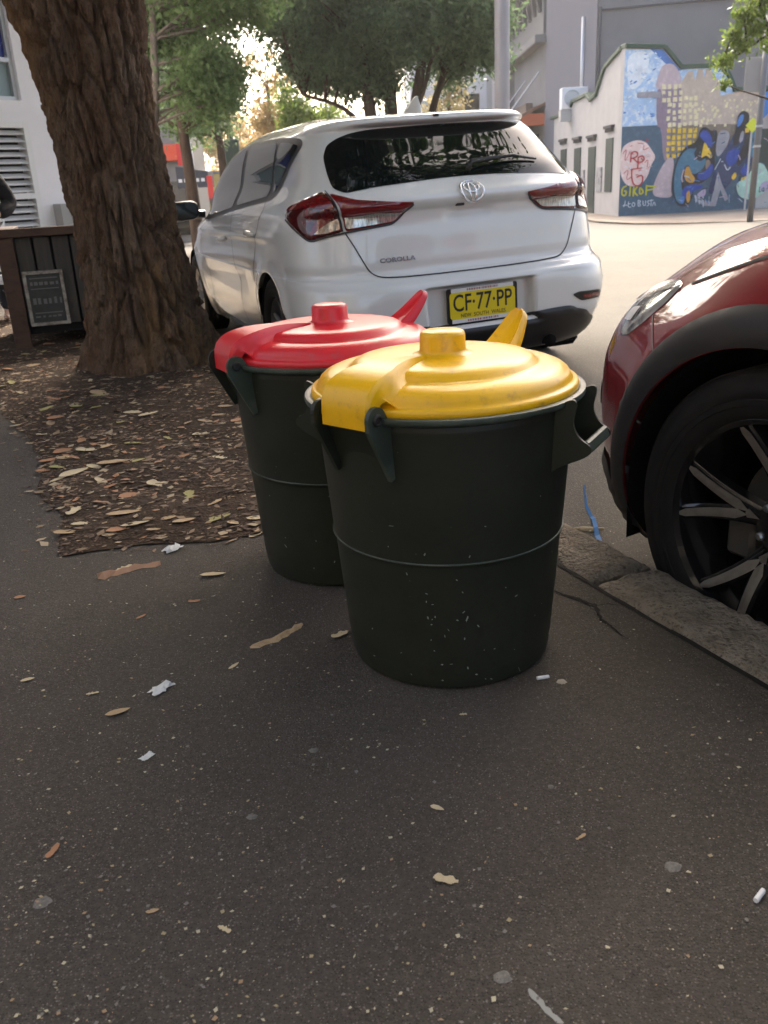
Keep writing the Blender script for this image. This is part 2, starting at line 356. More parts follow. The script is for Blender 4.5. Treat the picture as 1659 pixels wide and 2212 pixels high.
def make_bin(name, label, loc, rz, lidm, seed, tilt=0.):
    rd = random.Random(seed)
    t = thing(name, label, 'bin', loc, (0, tilt, rz), 'round bins standing on the footpath')
    b = MB()
    prof = [(.0, .004), (RB - .03, .004), (RB - .014, .0), (RB - .004, .006), (RB, .02), (RB + .0005, .035)]
    z = .05
    zr = .285
    while z < HB - .02:
        r = r_body(z)
        if abs(z - zr) < .006: r += .0025
        if z > zr + .006: r += .002
        prof.append((r, z)); z += .006
    prof += [(RT, HB - .022), (RT - .002, HB - .012), (RT - .012, HB - .02), (RT - .02, HB - .06)]
    rm = MB(); rm.lathe([(RT - .001, HB - .014), (RT + .004, HB - .011), (RT + .013, HB - .009), (RT + .020, HB - .006), (RT + .022, HB - .001), (RT + .0205, HB + .0045), (RT + .014, HB + .0065), (RT + .005, HB + .004), (RT - .003, HB - .006)], 96)
    rm.build('rim', m_binrim, t, smooth=True, sharp=R(50))
    b.lathe(prof, 96); b.build('body', m_bin, t, smooth=True, sharp=R(40))
    ring = MB(); ring.tube([((r_body(zr) + .003) * math.cos(a), (r_body(zr) + .003) * math.sin(a), zr) for a in np.linspace(0, 2 * math.pi, 97)], .0022, 6, cap=False)
    ring.build('moulded_ring', m_binrim, t, smooth=True)
    # lid
    lp = [(.0, .056), (.04, .056), (.12, .0552), (.155, .0535), (.170, .0505), (.179, .0450), (.184, .0390), (.188, .0365), (.195, .0358), (.21, .0348), (.225, .0320), (.236, .0275), (.244, .0210), (.249, .0135), (.251, .0080), (.2535, .0050), (.258, .0045), (.262, .003), (.2635, -.002), (.264, -.010), (.260, -.013)]
    LZ = HB + .014
    lid = MB(); lid.lathe([(r, z + LZ) for r, z in lp[1:]], 112, cap0=False)
    lid.lathe([(.0005, .056 + LZ), (.04, .056 + LZ)], 112)
    lo = lid.build('lid', lidm, t, smooth=True, sharp=R(60))
    kb = MB(); kb.lathe([(.060, .056), (.052, .0585), (.047, .061), (.0455, .065), (.0445, .092), (.0425, .098), (.037, .1005), (.0, .1015)], 48, c=(0, 0, LZ)); kb.build('knob', lidm, lo, smooth=True, sharp=R(50))
    # wide hinge arm running from near the knob out over the rim (along -Y before turning)
    def lz(r): return float(np.interp(r, [p[0] for p in lp[:18]], [p[1] for p in lp[:18]]))
    st = [(.046, .002, .0565, 1), (.060, .006, .0600, 1), (.085, .012, .0635, 1), (.12, .021, .0665, 1), (.155, .032, .0675, 1), (.185, .042, .0665, 1), (.21, .0525, .064, 1), (.235, .057, .0595, 1), (.255, .0585, .0535, 1), (.272, .059, .045, 1), (.284, .059, .033, 1), (.2905, .059, .017, 1), (.292, .059, -.002, 1), (.292, .059, -.028, 1)]
    A = MB(); prev = None; V = []; NS = 12
    path = []
    for i, (r, hw, z, _) in enumerate(st):
        # section normal in the (r,z) plane
        a, c = st[max(i - 1, 0)], st[min(i + 1, len(st) - 1)]
        tx, tz = c[0] - a[0], c[2] - a[2]; l = math.hypot(tx, tz); nx_, nz_ = -tz / l, tx / l
        if nz_ < -1e-6: nx_, nz_ = -nx_, -nz_
        if tz < 0 and abs(tx) < 1e-3: nx_, nz_ = 1, 0
        depth = .060 if r < .27 else .030
        depth = min(depth, max(.006, z - lz(min(r, .245)) + .012)) if r < .25 else depth
        cr_ = min(.0065, hw * .6, depth * .8)
        fl_ = min(.032, hw * .8) * (1 if r < .262 else max(0., (.292 - r) / .03) * .6)
        dd_ = max(depth, .006)
        sec = [(-hw - fl_, -dd_), (-hw - fl_ * .35, -dd_ * .72), (-hw - fl_ * .08, -dd_ * .4), (-hw, -cr_), (-hw + cr_, 0), (hw - cr_, 0), (hw, -cr_), (hw + fl_ * .08, -dd_ * .4), (hw + fl_ * .35, -dd_ * .72), (hw + fl_, -dd_)]
        for u, d in sec: V.append((u, -(r + nx_ * d), LZ + z + nz_ * d))
    n = 10
    F = [(i * n + k, i * n + k + 1, (i + 1) * n + k + 1, (i + 1) * n + k) for i in range(len(st) - 1) for k in range(n - 1)]
    F += [(i * n + n - 1, i * n, (i + 1) * n, (i + 1) * n + n - 1) for i in range(len(st) - 1)]
    F += [tuple(range(n)), tuple((len(st) - 1) * n + k for k in range(n))[::-1]]
    A.add(V, F); A.build('hinge_arm', lidm, lo, smooth=True, sharp=R(38))
    # curled lifting tab opposite the arm
    T = MB(); N = 14; V = []
    for i in range(N + 1):
        f = i / N; r = .155 + .120 * f ** .85; z = .026 + .080 * f ** 1.25
        hw = .013 + .031 * (1 - f) ** .6
        if i == N: hw *= .6
        th = .020 * (1 - f) + .010
        for u, d in ((-hw, -th), (-hw, -.004), (-hw * .82, .004), (-hw * .45, -.001), (0, -.003), (hw * .45, -.001), (hw * .82, .004), (hw, -.004), (hw, -th), (0, -th - .006)):
            a = .95
            V.append((u, r - d * math.sin(a), LZ + z + d * math.cos(a)))
    F = [(i * 10 + k, (i + 1) * 10 + k, (i + 1) * 10 + (k + 1) % 10, i * 10 + (k + 1) % 10) for i in range(N) for k in range(10)]
    F += [tuple(range(10))[::-1], tuple(N * 10 + k for k in range(10))]
    T.add(V, F); T.build('lifting_tab', lidm, lo, smooth=True, sharp=R(50))
    # hinge lugs with bolts
    for sx in (-1, 1):
        head = [(.281 + .023 * math.cos(R(a)), HB + .006 + .023 * math.sin(R(a))) for a in range(150, -16, -15)]
        poly = head + [(.304, HB - .012), (r_body(HB - .115) + .002, HB - .115), (r_body(HB - .115) - .01, HB - .11), (RT - .012, HB - .015)]
        L = MB(); x0 = sx * .066 - .0045
        L.prism([(r, z) for r, z in poly], (x0, 0, 0), (0, -1, 0), (0, 0, 1), (1, 0, 0), .009)
        lg = L.build('hinge_lug', m_binrim if sx > 0 else m_bin, t)
        bo = MB(); Mx = Matrix.Rotation(R(90 * sx), 3, 'Y'); bo.lathe([(.0115, 0), (.0115, .002), (.010, .0045), (.007, .005), (.006, .003), (0, .003)], 20, c=(sx * .0708, -.281, HB + .006), M=Mx)
        bo.build('bolt', m_bolt, lg, smooth=True, sharp=R(40))
    hp = MB(); hp.tube([(-.066, -.281, HB + .006), (.066, -.281, HB + .006)], .006, 10); hp.build('hinge_pin', m_bolt, t, smooth=True)
    # recess web behind the arm
    wb = MB(); wb.box((0, -.252, HB - .055), (.124, .012, .075), M=Matrix.Rotation(R(20), 3, 'X')); wb.build('hinge_web', m_bin, t)
    # two carrying handles
    for ha in HANDLE_ANG:
        Mz = Matrix.Rotation(ha, 3, 'Z')
        H = MB()
        for sx in (-1, 1):
            poly = [(RT - .004, HB - .005), (RT + .026, HB + .012), (RT + .036, HB + .006), (RT + .033, HB - .012), (RT + .028, HB - .035), (RT + .040, HB - .060), (RT + .066, HB - .074), (RT + .062, HB - .092), (RT + .004, HB - .118), (r_body(HB - .13), HB - .13)]
            for _ in range(2):
                q_ = [poly[0]]
                for a_, b_ in zip(poly[:-1], poly[1:]): q_ += [(a_[0] * .75 + b_[0] * .25, a_[1] * .75 + b_[1] * .25), (a_[0] * .25 + b_[0] * .75, a_[1] * .25 + b_[1] * .75)]
                poly = q_ + [poly[-1]]
            o_ = Mz @ Vector((sx * .062 - .003, 0, 0))
            H.prism(poly, o_, Mz @ Vector((0, 1, 0)), (0, 0, 1), Mz @ Vector((1, 0, 0)), .006)
        hd_ = H.build('handle_bracket', m_bin, t)
        G = MB(); c_ = Mz @ Vector((0, RT + .055, HB - .078))
        G.box(c_, (.126, .013, .024), M=Mz @ Matrix.Rotation(R(20), 3, 'X'), bev=.004); G.build('handle_grip', m_binrim, hd_)
    # scuffs on the wall
    S = MB()
    for k in range(46 if seed == 1 else 14):
        if rd.random() < .65: a = rd.gauss(R(-92) - rz, .28); z = abs(rd.gauss(.10, .075)) + .02
        else: a = rd.uniform(R(-150), R(-30)) - rz; z = rd.uniform(.04, .42)
        ln = rd.uniform(.001, .0035) * (2.2 if rd.random() < .15 else 1); wd = rd.uniform(.0006, .0016); th = rd.uniform(0, 3.14)
        r = r_body(z) + .0035
        ca, sa = math.cos(a), math.sin(a); q = []
        for u, v in ((-ln, -wd), (ln * .6, -wd * .7), (ln, wd), (-ln * .7, wd * .8)):
            uu = u * math.cos(th) - v * math.sin(th); vv = u * math.sin(th) + v * math.cos(th)
            q.append((r * ca - uu * sa, r * sa + uu * ca, z + vv))
        S.add(q, [(0, 1, 2, 3)])
    tag(S.build('scuff_marks', m_scuff, t), kind='stuff')
    return t
HANDLE_ANG = (R(70), R(-110) + R(0))
YB = (.132, 1.716, 0.0); RBIN = (-.110, 2.222, 0.0)
HANDLE_ANG = (R(-78), R(102))
make_bin('yellow_lid_bin', 'dark green round plastic bin with yellow lid, standing in front of the red-lidded one', YB, R(-42), m_yel, 1)
HANDLE_ANG = (R(-58), R(122))
make_bin('red_lid_bin', 'dark green round plastic bin with red lid, half hidden behind the yellow-lidded one', RBIN, R(-62), m_red, 2)
# ============================================================ cars: body shell as plan outlines stacked by height
def pch(pts):
    """monotone cubic interpolation through (x,y) points"""
    X=np.array([p[0] for p in pts],float);Y=np.array([p[1] for p in pts],float)
    h=np.diff(X);d=np.diff(Y)/h;m=np.zeros(len(X));m[0]=d[0];m[-1]=d[-1]
    for i in range(1,len(X)-1):
        if d[i-1]*d[i]>0:
            a=2*h[i]+h[i-1];b=h[i]+2*h[i-1];m[i]=(a+b)/(a/d[i-1]+b/d[i])
    def f(x):
        x=np.clip(np.asarray(x,float),X[0],X[-1]);i=np.clip(np.searchsorted(X,x)-1,0,len(X)-2)
        t=(x-X[i])/h[i]
        return (Y[i]*(1+2*t)*(1-t)**2+m[i]*h[i]*t*(1-t)**2+Y[i+1]*t*t*(3-2*t)+m[i+1]*h[i]*t*t*(t-1))
    return f
class Shell:
    """half car body: plan outline (superellipse) at every height; s = metres along it from rear centre"""
    def __init__(self,w,yr,yf,ar,af,nr,nf,disp=None):
        self.w,self.yr,self.yf,self.ar,self.af,self.nr,self.nf=[pch(v) for v in (w,yr,yf,ar,af,nr,nf)]
        self.disp=disp;self.cache={}
    def outline(self,z):
        k=round(float(z),4)
        if k in self.cache: return self.cache[k]
        w,yr,yf,ar,af,nr,nf=[float(f(k)) for f in (self.w,self.yr,self.yf,self.ar,self.af,self.nr,self.nf)]
        L=yf-yr
        if ar+af>.96*L: q=.96*L/(ar+af);ar*=q;af*=q
        def half(a,b,n,N):
            ph=np.linspace(0,math.pi/2,N);c=np.cos(ph);s=np.sin(ph)
            r=((c/a)**n+(s/b)**n)**(-1/n)
            return r*c,r*s
        r,x=half(ar,w,nr,500)
        r2,x2=half(af,w,nf,500)
        ya,yb=yr+ar,yf-af
        m=np.linspace(0,1,60)[1:-1]
        X=np.concatenate([x,w+0*m,x2[::-1]]);Yv=np.concatenate([ya-r,ya+(yb-ya)*m,(yb+r2)[::-1]])
        if self.disp is not None:
            tx=np.gradient(X);ty=np.gradient(Yv);l=np.hypot(tx,ty)+1e-12
            d=self.disp(X,Yv,k)
            X2=X+d*ty/l;Y2=Yv-d*tx/l
            X2[0]=0;X2[-1]=0
            X,Yv=X2,Y2
        S=np.concatenate([[0],np.cumsum(np.hypot(np.diff(X),np.diff(Yv)))])
        self.cache[k]=(S,X,Yv);return self.cache[k]
    def pt(self,s,z):
        S,X,Y=self.outline(z)
        return np.interp(s,S,X),np.interp(s,S,Y)
    def p3(self,s,z,off=0.,side=1):
        x,y=self.pt(s,z)
        if off:
            e=.006
            ax,ay=self.pt(s+e,z);bx,by=self.pt(max(s-e,0),z)
            t=np.array([ax-bx,ay-by,0]); 
            if s<e: t=np.array([1.,0,0])
            cx,cy=self.pt(s,z+e);dx,dy=self.pt(s,z-e);v=np.array([cx-dx,cy-dy,2*e])
            n=np.cross(t,v);n/=np.linalg.norm(n)+1e-12
            return np.array([(x+n[0]*off)*side,y+n[1]*off,z+n[2]*off])
        return np.array([x*side,y,z])
    def s_of_x(self,x,z):
        S,X,Y=self.outline(z);i=int(np.argmax(X));return float(np.interp(x,X[:i+1],S[:i+1]))
    def s_of_y(self,y,z):
        S,X,Y=self.outline(z);return float(np.interp(y,Y,S))
HATCH=dict(
 w=[(.15,.78),(.25,.83),(.40,.865),(.55,.88),(.70,.882),(.85,.874),(.93,.86),(1.0,.825),(1.1,.755),(1.2,.715),(1.3,.665),(1.35,.625),(1.38,.59),(1.41,.54),(1.43,.46),(1.443,.33),(1.45,.02)],
 yr=[(.15,.12),(.22,.04),(.30,-.02),(.38,-.05),(.52,-.05),(.57,-.045),(.594,-.035),(.611,-.002),(.624,.020),(.70,.045),(.82,.058),(.90,.066),(.935,.064),(.953,.042),(.968,.029),(.985,.025),(1.0,.031),(1.03,.064),(1.06,.094),(1.10,.13),(1.2,.25),(1.30,.365),(1.335,.405),(1.345,.37),(1.36,.345),(1.378,.355),(1.395,.45),(1.415,.75),(1.435,1.1),(1.447,1.4),(1.45,1.58)],
 yf=[(.15,4.1),(.25,4.25),(.45,4.33),(.65,4.29),(.78,4.15),(.86,3.95),(.93,3.55),(.98,3.4),(1.1,3.22),(1.25,2.95),(1.36,2.65),(1.41,2.4),(1.44,2.05),(1.45,1.75)],
 ar=[(.15,.6),(.5,.7),(.85,.8),(1.0,.8),(1.2,.75),(1.4,.6),(1.45,.3)],
 af=[(.15,1.2),(.7,1.5),(.95,1.4),(1.1,.8),(1.4,.7),(1.45,.3)],
 nr=[(.15,4.2),(.5,4.6),(.85,4.4),(1.0,4.0),(1.3,4.2),(1.45,3.4)],
 nf=[(.15,3.),(.8,2.6),(.95,2.8),(1.3,4.0),(1.45,2.6)])
m_white = mat('white_car_paint', (.71, .71, .69), rough=.25, spec=.5, coat=1.0)
m_redpaint = mat('red_car_paint', (.21, .005, .013), rough=.5, spec=.15, coat=1.0)
m_glass = mat('tinted_glass', (.006, .008, .008), rough=.02, spec=.38)
m_trim = mat('black_trim', (.012, .012, .013), rough=.35)
m_clad = mat('grey_black_cladding', (.022, .022, .023), rough=.65, bump=[(400, .2, .001)])
m_well = mat('wheel_well', (.006, .006, .006), rough=.95, spec=.1)
m_tyre = mat('tyre_rubber', (.008, .008, .008), rough=.75, spec=.3, noise_=[(12, (.014, .013, .012), .4, .7)], bump=[(60, .2, .002)])
m_lampred = mat('red_lamp_lens', (.20, .004, .008), rough=.06, coat=1.0, noise_=[(30, (.10, .002, .005), .4, .65)], stretch=(1, 1, 5))
m_lampdark = mat('dark_red_lamp_lens', (.06, .002, .005), rough=.06, coat=1.0, noise_=[(14, (.14, .004, .008), .45, .65)])
m_lampclear = mat('clear_lamp_lens', (.62, .60, .55), rough=.10, metal=.5, coat=1.0, noise_=[(60, (.25, .24, .22), .4, .6)], stretch=(4, 4, .3))
m_amber = mat('amber_lamp_lens', (.30, .20, .15), rough=.1, metal=.5, coat=1., noise_=[(40, (.5, .5, .48), .4, .6)])
m_chrome = mat('chrome', (.75, .75, .76), rough=.12, metal=1.)
m_badge = mat('satin_chrome', (.30, .30, .31), rough=.25, metal=.8)
m_alloy = mat('alloy_wheel', (.35, .35, .36), rough=.35, metal=.9)
m_seam = mat('panel_gap', (.02, .02, .02), rough=.8)
m_platey = mat('yellow_number_plate', srgb(228, 205, 30), rough=.35)
m_black = mat('black_lettering', (.012, .012, .012), rough=.5)
m_whitepl = mat('white_plastic', (.75, .75, .76), rough=.4)
def shell_grid(sh, name, zs, m, parent, arches, ra, z_floor, nc=(90, 110, 60)):
    rows = []
    for z in zs:
        S, X, Y = sh.outline(z); ia = 499; ib = len(S) - 500
        f = np.concatenate([np.linspace(0, S[ia], nc[0], endpoint=False), np.linspace(S[ia], S[ib], nc[1], endpoint=False), np.linspace(S[ib], S[-1], nc[2])])
        x = np.interp(f, S, X); y = np.interp(f, S, Y)
        x[0] = 0; x[-1] = 0
        rows.append(np.stack([np.concatenate([x, -x[-2:0:-1]]), np.concatenate([y, y[-2:0:-1]]), np.full(2 * len(x) - 2, z)], 1))
    G = np.array(rows); M, N = G.shape[:2]; V = G.reshape(-1, 3)
    ii = np.arange(M * N).reshape(M, N)
    F = np.stack([ii[:-1], np.roll(ii, -1, 1)[:-1], np.roll(ii, -1, 1)[1:], ii[1:]], -1).reshape(-1, 4)
    cut = np.zeros(len(V), bool)
    for ay, az in arches:
        d = np.hypot(V[:, 1] - ay, V[:, 2] - az); d = np.where(V[:, 2] < az, np.maximum(np.abs(V[:, 1] - ay), 0), d)
        cut |= (d < ra) & (np.abs(V[:, 0]) > .5)
    keep = ~cut[F].all(1); F = F[keep]
    used = np.zeros(len(V), bool); used[F.ravel()] = True
    for k in np.where(cut & used)[0]:
        ay, az = min(arches, key=lambda a: abs(V[k, 1] - a[0]))
        dy, dz = V[k, 1] - ay, V[k, 2] - az
        if dz < 0: V[k, 1] = ay + math.copysign(ra, dy)
        else:
            l = math.hypot(dy, dz) + 1e-9; V[k, 1] = ay + dy / l * ra; V[k, 2] = az + dz / l * ra
        xx = np.interp(V[k, 1], *(lambda o: (o[2], o[1]))(sh.outline(V[k, 2]))); V[k, 0] = math.copysign(float(xx), V[k, 0])
    Fl = [tuple(f) for f in F] + [tuple(ii[-1])]
    return mk(name, V, Fl, m, parent, smooth=True)
def patch(sh, outline, off, side, name, m, parent, bulge=0., step=.02, smooth_outline=True, skirt=True):
    """thin panel lying on the body; outline in (s,z)"""
    P = [Vector(p) for p in outline]; n = len(P); out = []
    for i in range(n):
        a, b = P[i], P[(i + 1) % n]; k = max(1, int((b - a).length / (step * .6)))
        out += [a.lerp(b, j / k) for j in range(k)]
    if smooth_outline:
        for _ in range(3): out = [(out[i - 1] + out[i] * 2 + out[(i + 1) % len(out)]) / 4 for i in range(len(out))]
    no = len(out); pts = list(out)
    x0, x1 = min(p.x for p in out), max(p.x for p in out); y0, y1 = min(p.y for p in out), max(p.y for p in out)
    for x in np.arange(x0 + step * .5, x1, step):
        for y in np.arange(y0 + step * .5, y1, step):
            if min((q - Vector((x, y))).length_squared for q in out) > (step * .3) ** 2: pts.append(Vector((x, y)))
    r = delaunay_2d_cdt(pts, [], [list(range(no))], 1, 1e-6)
    on = np.array([tuple(p) for p in out])
    def ev(s, z, o):
        sd_ = side
        if s < 0: s = -s; sd_ = -side
        return sh.p3(s, z, o, sd_)
    V = []
    for v in r[0]:
        o = off
        if bulge:
            d = np.hypot(on[:, 0] - v.x, on[:, 1] - v.y).min(); o += bulge * (1 - math.exp(-d / .012))
        V.append(ev(v.x, v.y, o))
    F = [tuple(f) for f in r[2]]
    # orient outwards
    a, b, c = [np.array(V[k]) for k in F[len(F) // 2][:3]]; nn = np.cross(b - a, c - a); ce = (a + b + c) / 3
    q = Vector(r[0][F[len(F) // 2][0]]); outv = ev(q.x, q.y, .05) - ev(q.x, q.y, 0.0)
    if np.dot(nn, outv) < 0: F = [f[::-1] for f in F]
    V, F = compact(V, F)
    return mk(name, V, F, m, parent, smooth=True)
def ribbon(sh, path, w, off, side, name, m, parent, step=.012):
    pts = []
    for (a, b), (c, d) in zip(path[:-1], path[1:]):
        k = max(1, int(math.hypot(c - a, d - b) / step)); pts += [(a + (c - a) * j / k, b + (d - b) * j / k) for j in range(k)]
    pts.append(path[-1]); pts = np.array(pts)
    for _ in range(4): pts[1:-1] = (pts[:-2] + 2 * pts[1:-1] + pts[2:]) / 4
    t = np.gradient(pts, axis=0); t /= np.linalg.norm(t, axis=1)[:, None] + 1e-9; nrm = np.stack([-t[:, 1], t[:, 0]], 1)
    V = []
    for p, q in zip(pts, nrm):
        for sg in (-1, 1):
            s, z = p + q * w / 2 * sg; V.append(sh.p3(abs(s), z, off, side if s >= 0 else -side))
    F = [(2 * i, 2 * i + 1, 2 * i + 3, 2 * i + 2) for i in range(len(pts) - 1)]
    return mk(name, V, F, m, parent)
def wheel(parent, c, sx, r, rr, w, tyre_m, rim_build):
    """tyre of radius r, rim radius rr, width w, axle along x, outer face towards sx"""
    wh = bpy.data.objects.new('wheel', None); col.objects.link(wh); wh.parent = parent; wh.location = c
    M = Matrix.Rotation(R(90 * sx), 3, 'Y')      # lathe axis z -> outward
    T = MB(); h = w / 2
    prof = [(rr - .012, -h * .8), (rr, -h * .92), (rr + .02, -h), (r - .035, -h), (r - .012, -h * .93), (r - .003, -h * .8)]
    for k in range(5):
        zz = -h * .7 + h * 1.4 * k / 4; prof += [(r, zz - .012), (r, zz + .012)] + ([(r - .007, zz + .015), (r - .007, zz + h * .35 - .015)] if k < 4 else [])
    prof += [(r - .003, h * .8), (r - .012, h * .93), (r - .035, h), (r - .040, h + .0015), (r - .052, h + .0015), (r - .055, h - .0005), (rr + .042, h), (rr + .040, h + .002), (rr + .030, h + .002), (rr + .028, h), (rr + .02, h), (rr, h * .92), (rr - .008, h * .8)]
    T.lathe(prof, 72, M=M); T.build('tyre', tyre_m, wh, smooth=True, sharp=R(40))
    rim_build(wh, M, rr, h)
    return wh
def rim_plain(wh, M, rr, h):
    B = MB(); B.lathe([(rr + .002, h * .86), (rr - .008, h * .80), (rr - .016, h * .5), (rr - .02, -h * .8)], 60, M=M)
    B.lathe([(.0, h * .45), (.03, h * .45), (.05, h * .35), (.055, h * .1)], 30, M=M)
    for k in range(5):
        a = 2 * math.pi * k / 5
        for da in (-.16, .16):
            c0 = Vector((math.cos(a + da * .4) * .045, math.sin(a + da * .4) * .045, h * .35)); c1 = Vector((math.cos(a + da) * (rr - .012), math.sin(a + da) * (rr - .012), h * .55))
            B.tube([M @ c0, M @ c1], [.018, .014], 6)
    B.build('rim', m_alloy, wh, smooth=True, sharp=R(45))
    D = MB(); D.lathe([(0, -h * .3), (rr - .02, -h * .3)], 40, M=M); D.build('brake_disc', m_well, wh)
def well(parent, ay, az, ra, xo, sx):
    W = MB(); N = 28; V = []
    for k in range(N + 1):
        a = math.pi * k / N
        for x in (xo, .56): V.append((sx * x, ay + (ra + .004) * math.cos(a), az + (ra + .004) * math.sin(a)))
    V = [(sx * xo, ay + ra + .004, .21), (sx * .56, ay + ra + .004, .21)] + V + [(sx * xo, ay - ra - .004, .21), (sx * .56, ay - ra - .004, .21)]
    n = len(V) // 2; F = [(2 * i, 2 * i + 1, 2 * i + 3, 2 * i + 2) for i in range(n - 1)] + [tuple(2 * i + 1 for i in range(n))]
    W.add(V, F); W.build('wheel_well', m_well, parent)
# ---------------------------------------------------------------- white hatchback
def hatch_disp(X, Y, z):
    d = np.zeros_like(X)
    # number plate recess in the bumper
    rec = sstep(.305, .290, X) * sstep(.355, .368, z) * sstep(.572, .560, z)
    d = d - .058 * rec * (Y < 1)
    # hollow under the tailgate lip where the handle sits, and the drawn-in tailgate below the lamps
    d = d - .022 * np.exp(-((z - .915) / .028) ** 2) * sstep(.16, .06, X) * (Y < 1)
    d = d - .010 * np.exp(-((z - .66) / .03) ** 2) * (Y < .5)
    # wheel-arch flares and sill tuck on the flanks
    for ay in (.83, 3.43):
        r = np.hypot(Y - ay, z - .31); d = d + .014 * np.exp(-((r - .36) / .05) ** 2) * (X > .5)
    d = d - .012 * np.exp(-((z - .55) / .09) ** 2) * sstep(1.2, 1.5, Y) * sstep(3.1, 2.8, Y)
    d = d + .012 * max(0, 1 - abs(z - .835) / .035) * sstep(.55, .9, Y) * sstep(3.7, 3.0, Y)
    # bumper corner swelling
    d = d + .012 * np.exp(-((z - .47) / .07) ** 2) * sstep(.45, .7, X) * (Y < .7)
    return d
hs = Shell(**HATCH, disp=hatch_disp)
CY_ = R(20); CR_ = .03
hc = thing('white_hatchback', 'white five-door hatchback parked along the kerb, seen from its rear with a yellow number plate', 'car', (.555, 4.57, -.10))
hc.rotation_mode = 'QUATERNION'
hc.rotation_quaternion = (Matrix.Rotation(CY_, 3, 'Z') @ Matrix.Rotation(-CR_, 3, 'Y')).to_quaternion()
zs = list(np.arange(.17, .57, .0105)) + list(np.arange(.57, .64, .005)) + list(np.arange(.64, .93, .0105)) + list(np.arange(.93, 1.01, .005)) + list(np.arange(1.01, 1.33, .0105)) + list(np.arange(1.33, 1.40, .005)) + list(np.arange(1.40, 1.4495, .0035)) + [1.4498]
AR = [(.83, .31), (3.43, .31)]
body = shell_grid(hs, 'body', zs, m_white, hc, AR, .345, .17)
for ay, az in AR:
    for sx in (-1, 1): well(hc, ay, az, .345, .866, sx); wheel(hc, (sx * .775, ay, .31), sx, .312, .205, .195, m_tyre, rim_plain)
fl = MB(); fl.box((0, 2.1, .20), (1.1, 3.9, .04)); fl.build('underbody', m_well, hc)
# rear window
half = [(0, 1.338), (.2, 1.336), (.385, 1.327), (.48, 1.316), (.55, 1.299), (.625, 1.270), (.672, 1.215), (.69, 1.13), (.688, 1.068), (.63, 1.040), (.486, 1.056), (.3, 1.066), (.15, 1.073), (0, 1.075)]
full = half + [(-s, z) for s, z in half[-2:0:-1]]
rw = patch(hs, full, .003, 1, 'rear_window', m_glass, hc)
wip = MB(); wip.tube([hs.p3(.02, 1.09, .02, 1), hs.p3(.05, 1.115, .035, 1), hs.p3(.30, 1.135, .025, 1), hs.p3(.44, 1.118, .014, 1)], [.014, .013, .009, .006], 8)
wip.build('rear_wiper', m_trim, rw, smooth=True)
